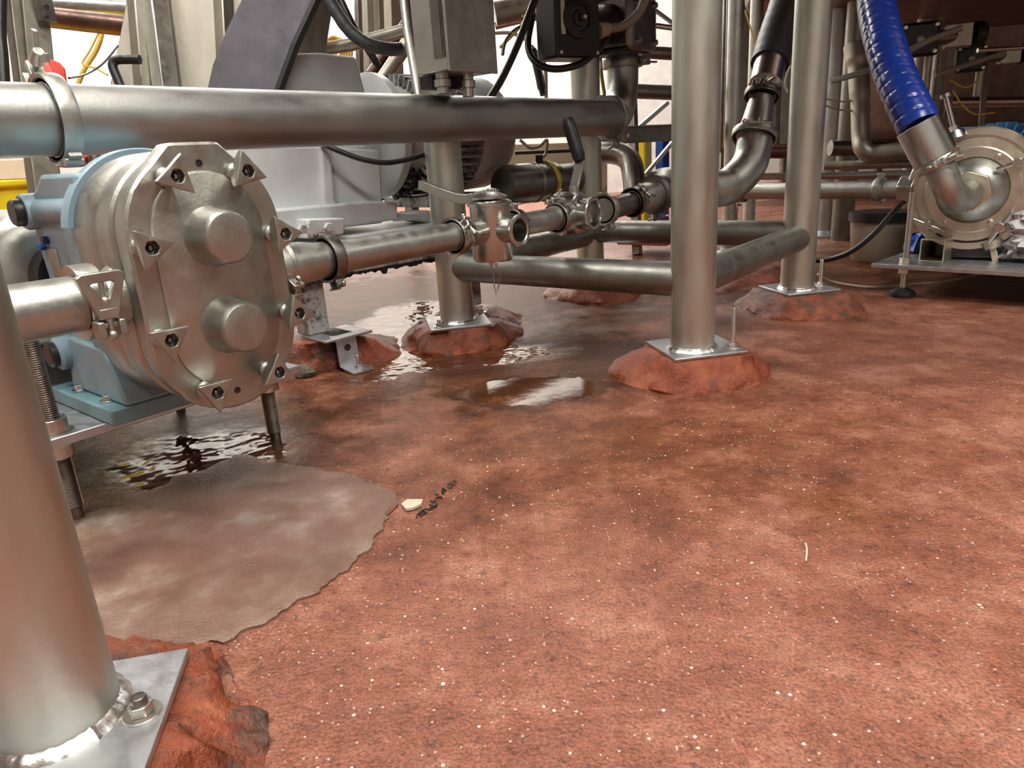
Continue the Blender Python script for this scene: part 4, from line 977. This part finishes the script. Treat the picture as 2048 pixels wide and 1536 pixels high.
pipe('curved stainless drain pipe dropping beside the blue hose', crom([W(1712, 90, 2.9), W(1716, 130, 2.9), W(1720, 200, 2.9), W(1722, 270, 2.9), W(1728, 298, 2.88), W(1750, 308, 2.86), W(1800, 303, 2.8), W(1850, 300, 2.75)], 8), [.048]*8+[.040]*8+[.036]*41, 'tan_steel', name='drain_pipe')
pipe('horizontal dark pipe behind the drain pipe', [W(1660, 296, 3.2), W(1760, 298, 3.2), W(1900, 296, 3.2)], .034, 'steel_dark')
def mainpipe():
    a = W(1480, 383, 2.62); b_ = W(1815, 379, 2.16)
    pipe('horizontal stainless pipe leading to the flanged pump', [a, a.lerp(b_, .3), a.lerp(b_, .7), b_], .0285, 'steel')
    ax = (b_-a).normalized()
    clamp('plain band clamp on the pipe leading to the flanged pump', a.lerp(b_, .86), ax, .0290, .020, .009, Z, 0, 'steel')
    clamp('clamp with bright wing nut behind the middle leg', a.lerp(b_, .02), ax, .0290, .02, .010, (-V*.2-Z*.3+U*-.4), 1, 'steel_shiny')
    m = MB(); m.hexring(b_-ax*.015, ax, .047, .02, .045, .2); solo('hex_union', 'hexagonal union nut left of the flanged pump', 'union nut', m, 'steel_shiny', bevel=.002)
mainpipe()
pipe('bright thin horizontal pipe above the pump feed pipe', [W(1500, 353, 2.8), W(1660, 352, 2.65), W(1835, 348, 2.45)], .0135, 'steel_shiny', seg=20)
pipe('tan round rail above the bright thin pipe', [W(1650, 332, 3.0), W(1840, 326, 2.8)], .018, 'tan_steel', seg=16)
pipe('red-brown pipe behind the rising elbow', [W(1520, 305, 3.1), W(1600, 305, 3.1)], .025, 'maroon', seg=16)
pipe('slanting grey conduit behind the blue hose', crom([W(1660, 163, 2.7), W(1740, 140, 2.7), W(1800, 112, 2.68), W(1860, 80, 2.65), W(1925, 55, 2.6)], 6), .011, 'conduit', name='conduit', cat='conduit', seg=14)
pipe('second slanting grey conduit further right', [W(1870, 150, 2.8), W(2010, 105, 2.8)], .010, 'conduit', name='conduit', cat='conduit', seg=14)
pipe('shiny round bar at the far right under the tank', [W(1955, 101, 2.6), W(2080, 93, 2.6)], .008, 'steel_shiny', name='round_bar', cat='bar', seg=14)
def act2(label, x, y, d, s):
    n = (-U*.9+V*.3).normalized(); sd = Z.cross(n)
    c = W(x, y, d); t = thing('valve_actuator', label, 'valve actuator', c-Z*.06*s)
    m = MB(); m.box(c, .12*s, .06, .11*s, sd, n, Z); m.build('housing', 'black', t, bevel=.012)
    m = MB(); m.lathe([(.014*s, 0), (.014*s, .008), (.008*s, .01)], c+n*.03, n, 16); m.build('indicator', 'steel_dark', t)
    for a, b_ in ((-1, -1), (1, -1), (-1, 1), (1, 1)):
        m = MB(); m.lathe([(.007*s, 0), (.007*s, .006), (.003, .007)], c+n*.03+sd*a*.048*s+Z*b_*.042*s, n, 12); m.build('screw', 'zinc', t)
    q = W(x+78, y-8, d+.02); m = MB(); m.box(q, .08*s, .07, .075*s, sd, n, Z); m.build('switch_box', 'tan_steel', t, bevel=.003)
    m = MB(); m.cyl(q+(q-c).normalized()*.045*s, q+(q-c).normalized()*.085*s, .042*s, 24); m.build('end_cap', 'rubber', t)
    m = MB(); m.cyl(c, q, .025*s, 16); m.build('coupling', 'steel_dark', t)
    m = MB(); m.cyl(c+(q-c)*.3-Z*.03, c+(q-c)*.3-Z*.16*s, .016, 16); m.build('stem', 'tan_steel', t)
act2('black valve actuator above the slanting grey conduit', 1838, 80, 2.85, 1.15)
act2('lower black valve actuator right of the blue hose', 1940, 118, 3.0, .95)
for i, (pp, mt) in enumerate((([(1640, 195), (1680, 203), (1712, 200)], 'cream'), ([(1640, 205), (1670, 218), (1712, 222)], 'cream'), ([(1900, 160), (1930, 175), (1950, 165), (1955, 150)], 'yellow_hose'), ([(1905, 180), (1925, 210), (1950, 228), (1990, 225)], 'yellow_hose'), ([(1490, 20), (1505, 70), (1515, 115)], 'yellow_hose'), ([(1600, 125), (1580, 135), (1570, 165), (1575, 185)], 'cream'))):
    pipe(['upper thin cream tube right of the right leg', 'lower thin cream tube right of the right leg', 'thin looped yellow tube under the tank', 'thin yellow tube above the flanged pump', 'thin yellow tube left of the charcoal hose', 'bunch of thin pale wire left of the right leg'][i], crom([W(x, y, 2.9 if i != 5 else 2.35) for x, y in pp], 6), .0035, mt, name='thin_tube', cat='tube', seg=8)
for a, b_, lb in (((1902, 185), (1886, 270), 'tan slanted flat post behind the flange bolt'), ((1972, 130), (1960, 290), 'tan flat post behind the blue motor')):
    m = MB(); m.bar(W(*a, 3.1), W(*b_, 3.1), .035, .02, V); solo('flat_post', lb, 'post', m, 'tan_steel', bevel=.002)
pipe('white-painted tube behind the flange bolt', [W(1895, 205, 3.3), W(2060, 203, 3.3)], .022, 'steel_shiny', seg=16)
def tank():
    c = Vector((2.78, 3.2, 0)); t = thing('process_tank', 'dark brown underside of a big process tank at top right', 'tank', c+Z*.86)  # tank widened outside the view to darken the floor at back right
    m = MB(); m.lathe([(.10, .90), (1.58, 1.04), (1.64, 1.07), (1.66, 1.12), (1.66, 2.6), (1.3, 2.7)], c, Z, 96); m.build('vessel', 'brown_steel', t)
    m = MB(); m.lathe([(.05, .70), (.05, .88)], c, Z, 24); m.build('outlet', 'steel', t)
    for k in range(3):
        a = .9+k*2.1; p = c+Vector((math.cos(a)*1.2, math.sin(a)*1.2, 0)); m = MB(); m.cyl(p, p+Z*1.05, .045, 24); m.build('leg', 'steel_dark', t)
tank()
def cabinet():  # added stand-in for darker grey clutter in front of the bright wall
    a = W(1440, 300, 5.4); b_ = W(1660, 300, 5.6); x = (b_-a); x.z = 0; L = x.length; x.normalize(); y = Vector((-x.y, x.x, 0)); c = (a+b_)/2
    t = thing('clutter_standin', 'grey cabinet added in place of dark clutter far behind the charcoal hose', 'cabinet', Vector((c.x, c.y, 0)))
    m = MB(); m.box(Vector((c.x, c.y, .95))+y*.2, L, .4, 1.1, x, y); m.build('body', 'steel_dark', t, bevel=.01)
    for s_ in (-.25, .25):
        m = MB(); m.box(Vector((c.x, c.y, .95))+x*s_*L-y*.006, L*.46, .012, 1.04, x, y); m.build('door', 'steel', t, bevel=.003)
    for i, j in ((-.45, .05), (.45, .05), (-.45, .35), (.45, .35)):
        m = MB(); m.box(Vector((c.x, c.y, .2))+x*i*L+y*j, .04, .04, .4, x, y); m.build('leg', 'steel_dark', t)
cabinet()
def vessel2():
    c = Vector((3.75, 6.6, 0)); t = thing('storage_tank', 'broad dull steel vessel far behind the right leg', 'tank', c)
    m = MB(); m.lathe([(1.1, .35), (1.35, .42), (1.4, .5), (1.4, 2.9), (1.2, 3.0)], c, Z, 96); m.build('vessel', 'steel_dark', t)
    for k in range(6):
        a = k*math.pi/3+.3; p = c+Vector((math.cos(a)*1.2, math.sin(a)*1.2, 0)); m = MB(); m.cyl(p, p+Z*.42, .04, 20); m.build('leg', 'steel_dark', t)
vessel2()

# blue hose
def bluehose():
    t = thing('blue_hose', 'ribbed bright blue hose with bare steel ferrule', 'hose', W(1860, 300, 1.88))
    pts = crom([W(1840, 256, 1.87), W(1815, 205, 1.90), W(1790, 150, 1.95), W(1771, 90, 2.0), W(1758, 40, 2.06), W(1751, -10, 2.12), W(1748, -90, 2.2)], 26)
    def rf(L, a):
        u = (L/.021+a/(2*math.pi)) % 1.0; return 1.0+.045*(1-abs(2*u-1))**.5 if 1 else 1
    rf = lambda L, a: 1.0-.05*math.exp(-(((L/.036+a/(2*math.pi)) % 1.0-.5)/.075)**2)+.008*math.sin(L*90)
    m = MB(); m.tube(pts, .0520, 64, rf=rf); m.build('hose_body', 'blue_hose', t, sharp=70)
    m = MB(); m.tube([W(1874, 322, 1.87), W(1872, 318, 1.87), W(1836, 250, 1.87)], [.045, .0545, .0545], 48); m.build('ferrule', 'steel_shiny', t, bevel=.001)
bluehose()
def rpump():
    n = -U; c = W(1945, 380, 2.03)
    root = thing('flanged_pump', 'beige cast flange pump with hex nut, T-bolts and blue finned motor', 'pump', Vector((c.x, c.y, .10)))
    x = U.cross(Z).normalized()  # = V-ish, to the right
    x = V
    m = MB(); m.lathe([(.12, -.16), (.15, -.14), (.166, -.04), (.172, -.03), (.172, -.006), (.168, 0), (.150, .001), (.149, -.004), (.145, -.004), (.143, .002), (.120, .004), (.119, .010), (.116, .012), (.092, .012), (.088, .004)], c, n, 80); m.build('casing', 'tan_cast' if 'tan_cast' in M else 'steel', root, sharp=30)
    m = MB(); m.lathe([(.090, .004), (.088, .010), (.060, .030), (.050, .040), (.046, .044)], c, n, 64); m.build('cone', 'steel', root)
    m = MB(); m.hexring(c+n*.040, n, .058, .036, .022, .3); m.build('hex_nut', 'tan_cast', root, bevel=.002)
    m = MB(); pts = crom([c+n*.04, c+n*.085, W(1922, 398, 1.92), W(1900, 380, 1.88), W(1886, 350, 1.87), W(1875, 322, 1.87)], 8); m.tube(pts, .0375, 40); m.build('inlet_elbow', 'steel', root)
    for a, r in ((-58, .104), (-125, .104), (60, .104)):
        q = c+n*.012+(x*math.cos(math.radians(a))+Z*math.sin(math.radians(a)))*r; m = MB(); m.lathe([(.008, 0), (.008, .003), (.004, .005)], q, n, 16); m.build('screw', 'tan_cast', root)
    for (px, py), ang in (((2036, 325), 20), ((1855, 450), -22), ((2000, 455), 62)):
        q = OP(px, py, c+n*.03, n); m = MB(); m.cyl(q-n*.045, q+n*.008, .0125, 20)
        dr = x*math.cos(math.radians(ang))+Z*math.sin(math.radians(ang)); m.cyl(q-dr*.050, q+dr*.050, .0058, 14); m.build('t_bolt', 'steel_shiny', root, bevel=.001)
    q0 = OP(1909, 262, c, n); q1 = OP(1892, 192, c, n); m = MB(); dr = (q1-q0).normalized()
    m.cyl(q0-dr*.01, q1, .0075, 16); m.hexa(q0, dr, .014, .014); m.cyl(q1-dr*.004, q1+dr*.006, .015, 16); m.lathe([(.030, -.02), (.022, 0), (.018, .002)], q0, dr, 20); m.build('swing_bolt', 'steel_shiny', root)
    q0 = OP(1985, 490, c, n); q1 = OP(1996, 548, c+n*.02, n); m = MB(); dr = (q1-q0).normalized(); m.bar(q0, q1, .016, .010, n); m.lathe([(.028, -.01), (.022, .012)], q0, dr, 20); m.build('swing_bolt', 'tan_cast', root, bevel=.001)
    # blue motor behind
    mc = c+U*.30+Z*.03; m = MB(); m.lathe([(.10, 0), (.135, .02), (.135, .30), (.11, .33)], mc-Z*.02, U, 48); m.build('motor_body', 'blue_motor', root)
    m = MB()
    for k in range(40):
        a = 2*math.pi*k/40; r = V*math.cos(a)+Z*math.sin(a); m.bar(mc-Z*.02+U*.02+r*.145, mc-Z*.02+U*.30+r*.145, .004, .05, r)
    m.build('motor_fins', 'blue_motor', root)
    m = MB(); b_ = W(1905, 276, 2.25); m.box(b_, .12, .08, .06, V, U, Z); m.build('terminal_box', 'blue_motor', root, bevel=.008)
    m = MB(); m.box(Vector((c.x, c.y, .155))+U*.10, .16, .2, .108, V, U, Z); m.build('pedestal', 'grime', root, bevel=.01)
M['tan_cast'] = metal('beige_cast_steel', (.62, .56, .46), .42, .08, bs=.3)
rpump()
clamp('clamp with brown wing nut below the blue hose ferrule', W(1877, 326, 1.87), (W(1838, 252, 1.87)-W(1877, 326, 1.87)), .0400, .022, .0145, (V*.2-U*.9), 1, 'steel', wd=V+Z)
def rplate():
    z = .098; a = G(1743, 527, z); b_ = G(2048, 545, z); x = (b_-a); x.z = 0; x.normalize(); y = Vector((-x.y, x.x, 0))
    t = thing('pump_platform', 'grey steel platform plate on adjustable feet under the flanged pump', 'platform', Vector((a.x, a.y, 0)))
    m = MB(); m.box(a+x*.5+y*.30-Z*.006, 1.0, .6, .012, x, y, Z); m.build('plate', 'plate', t, bevel=.001)
    for q, nm in ((G(1804, 592, 0), 0), (G(1804, 592, 0)+x*.85, 1), (G(1804, 592, 0)+y*.5, 2)):
        m = MB(); m.lathe([(.034, 0), (.036, .004), (.034, .014), (.014, .026), (.010, .027)], q, Z, 28); m.build('rubber_foot', 'rubber', t)
        m = MB(); m.cyl(q+Z*.02, q+Z*.30, .0085, 14); m.build('threaded_rod', 'steel', t)
        m = MB(); m.hexring(Vector((q.x, q.y, .068)), Z, .017, .008, .018); m.hexring(Vector((q.x, q.y, .098)), Z, .017, .008, .016); m.build('nut', 'tan_cast', t, bevel=.001)
    # square tube standing on the plate
    s = G(1861, 524, z); fx = x; fy = y
    o = []; w = .033
    m = MB()
    def sq(h, yy): return [s+x*(i*h)+Z*(w+j*h)+y*yy for i, j in ((-1, -1), (1, -1), (1, 1), (-1, 1))]
    A, B, Cc, D = m.ring(sq(w, 0)), m.ring(sq(w, .4)), m.ring(sq(w-.004, .4)), m.ring(sq(w-.004, 0))
    m.bridge(A, B); m.bridge(B, Cc); m.bridge(Cc, D); m.bridge(D, A)
    solo('square_tube', 'open-ended square steel tube lying on the platform plate', 'steel tube', m, 'tan_cast', bevel=.0025)
    s2 = G(1832, 505, z); m = MB(); rnd = random.Random(3)
    m.lathe([(.01, 0), (.045, .004), (.05, .02), (.035, .038), (.02, .05), (.002, .055)], s2+y*.02, Z, 18)
    for i, v in enumerate(m.v): m.v[i] = v+Vector((noise.noise(v*45), noise.noise(v*45+Vector((7, 0, 0))), abs(noise.noise(v*60))))*.022
    solo('blue_plastic_rag', 'crumpled bright blue plastic scrap on the platform plate', 'plastic scrap', m, 'blue_rag', sharp=25)
    s3 = G(1862, 502, z)+y*.10; m = MB(); m.lathe([(.022, 0), (.026, .10), (.030, .11), (.018, .125)], s3, Z, 20); solo('white_bottle', 'stained white bottle standing behind the square tube', 'bottle', m, 'white_bag')
    s4 = G(2038, 532, z)+y*.10; m = MB(); m.lathe([(.02, 0)]+[(.055+.006*math.sin(k*1.7), .012*k) for k in range(1, 12)]+[(.02, .15)], Vector((s4.x, s4.y, z)), Z, 40)
    for i, v in enumerate(m.v): m.v[i] = v+(Vector((noise.noise(v*34), noise.noise(v*34+Vector((7, 0, 0))), 0))*.035+Vector((noise.noise(v*80), noise.noise(v*80+Vector((7, 0, 0))), 0))*.014 if v.z > z+.001 else Vector())
    solo('white_bag', 'crumpled white stained bag at the right edge of the platform', 'bag', m, 'white_bag', sharp=25)
rplate()
pipe('thick black cable sagging from the hex union to the floor', crom([W(1806, 403, 2.15), W(1780, 432, 2.2), W(1745, 470, 2.25), W(1700, 504, 2.3), W(1650, 520, 2.38), W(1600, 518, 2.45), W(1560, 503, 2.52), W(1535, 490, 2.6)], 8), .0085, 'rubber', name='black_cable', cat='cable', seg=14)
pipe('thin pale wire lying across the floor under the platform', crom([G(1636, 548, .09), G(1655, 560, .02), G(1700, 570, .008), G(1755, 574, .006), G(1830, 569, .006), G(1890, 563, .02), G(1950, 550, .04), G(1990, 546, .06)], 6), .0035, 'cream', name='pale_wire', cat='wire', seg=8)
pipe('thin wire stirrup hanging under the first lever valve', crom([W(985, 535, 1.62), W(992, 590, 1.62), W(1003, 545, 1.62), W(1010, 535, 1.62)], 2), .0016, 'thread', name='thin_wire', cat='wire', seg=6)
def bucket():
    p = G(1765, 528, 0)+Vector((.03, .1, 0)); t = thing('bucket', 'beige bucket with a black rim standing behind the platform', 'bucket', p)
    m = MB(); m.lathe([(.088, 0), (.095, .01), (.105, .15)], p, Z, 40); m.build('bucket_body', 'bucket', t)
    m = MB(); m.lathe([(.104, .15), (.112, .152), (.112, .185), (.09, .187)], p, Z, 40); m.build('rim', 'black', t)
bucket()
mound('low red resin hump on the floor behind the right brace', [Vector((x, y, 0)) for x, y in [(G(1430, 590).x, G(1430, 590).y), (G(1500, 570).x, G(1500, 570).y), (G(1575, 548).x, G(1575, 548).y), (G(1540, 520).x, G(1540, 520).y), (G(1440, 530).x, G(1440, 530).y)]], (G(1500, 548)), .06, .3, .03, seed=50)

# dark wall panel / pipes standing on floor far right back
for x, d, lb in ((1665, 3.1, 'short beige pipe stub standing on the floor behind the right leg'), (1690, 3.1, 'second short beige pipe stub behind the right leg')):
    b_ = G(x, 425, 0); t = thing('pipe_stub', lb, 'pipe stub', b_)
    m = MB(); m.cyl(b_, b_+Z*.20, .040, 20); m.build('tube', 'tan_cast', t)
    m = MB(); m.lathe([(.09, 0), (.09, .01), (.045, .012)], b_, Z, 24); m.build('flange', 'plate', t)

# ------------------------------------------------------------------ camera and view
cd = bpy.data.cameras.new('camera'); cd.sensor_fit = 'HORIZONTAL'; cd.sensor_width = 36; cd.lens = 36*F/2048; cd.clip_start = .02
co = bpy.data.objects.new('camera', cd); COL.objects.link(co)
right = RM @ Vector((1, 0, 0)); dn = RM @ Vector((0, 1, 0)); fw = RM @ Vector((0, 0, 1))
mw = Matrix(((right.x, -dn.x, -fw.x, 0), (right.y, -dn.y, -fw.y, 0), (right.z, -dn.z, -fw.z, H), (0, 0, 0, 1)))
co.matrix_world = mw; sc.camera = co
w = bpy.data.worlds.new('world'); w.use_nodes = True; w.node_tree.nodes['Background'].inputs[0].default_value = (.9, .95, 1, 1); w.node_tree.nodes['Background'].inputs[1].default_value = .3; sc.world = w
sc.view_settings.view_transform = 'Standard'; sc.view_settings.look = 'None'; sc.view_settings.gamma = 1; sc.view_settings.exposure = -0.35
sc.view_settings.use_curve_mapping = False
sc.cycles.max_bounces = 8; sc.cycles.caustics_reflective = False; sc.cycles.caustics_refractive = False; sc.cycles.sample_clamp_indirect = 6
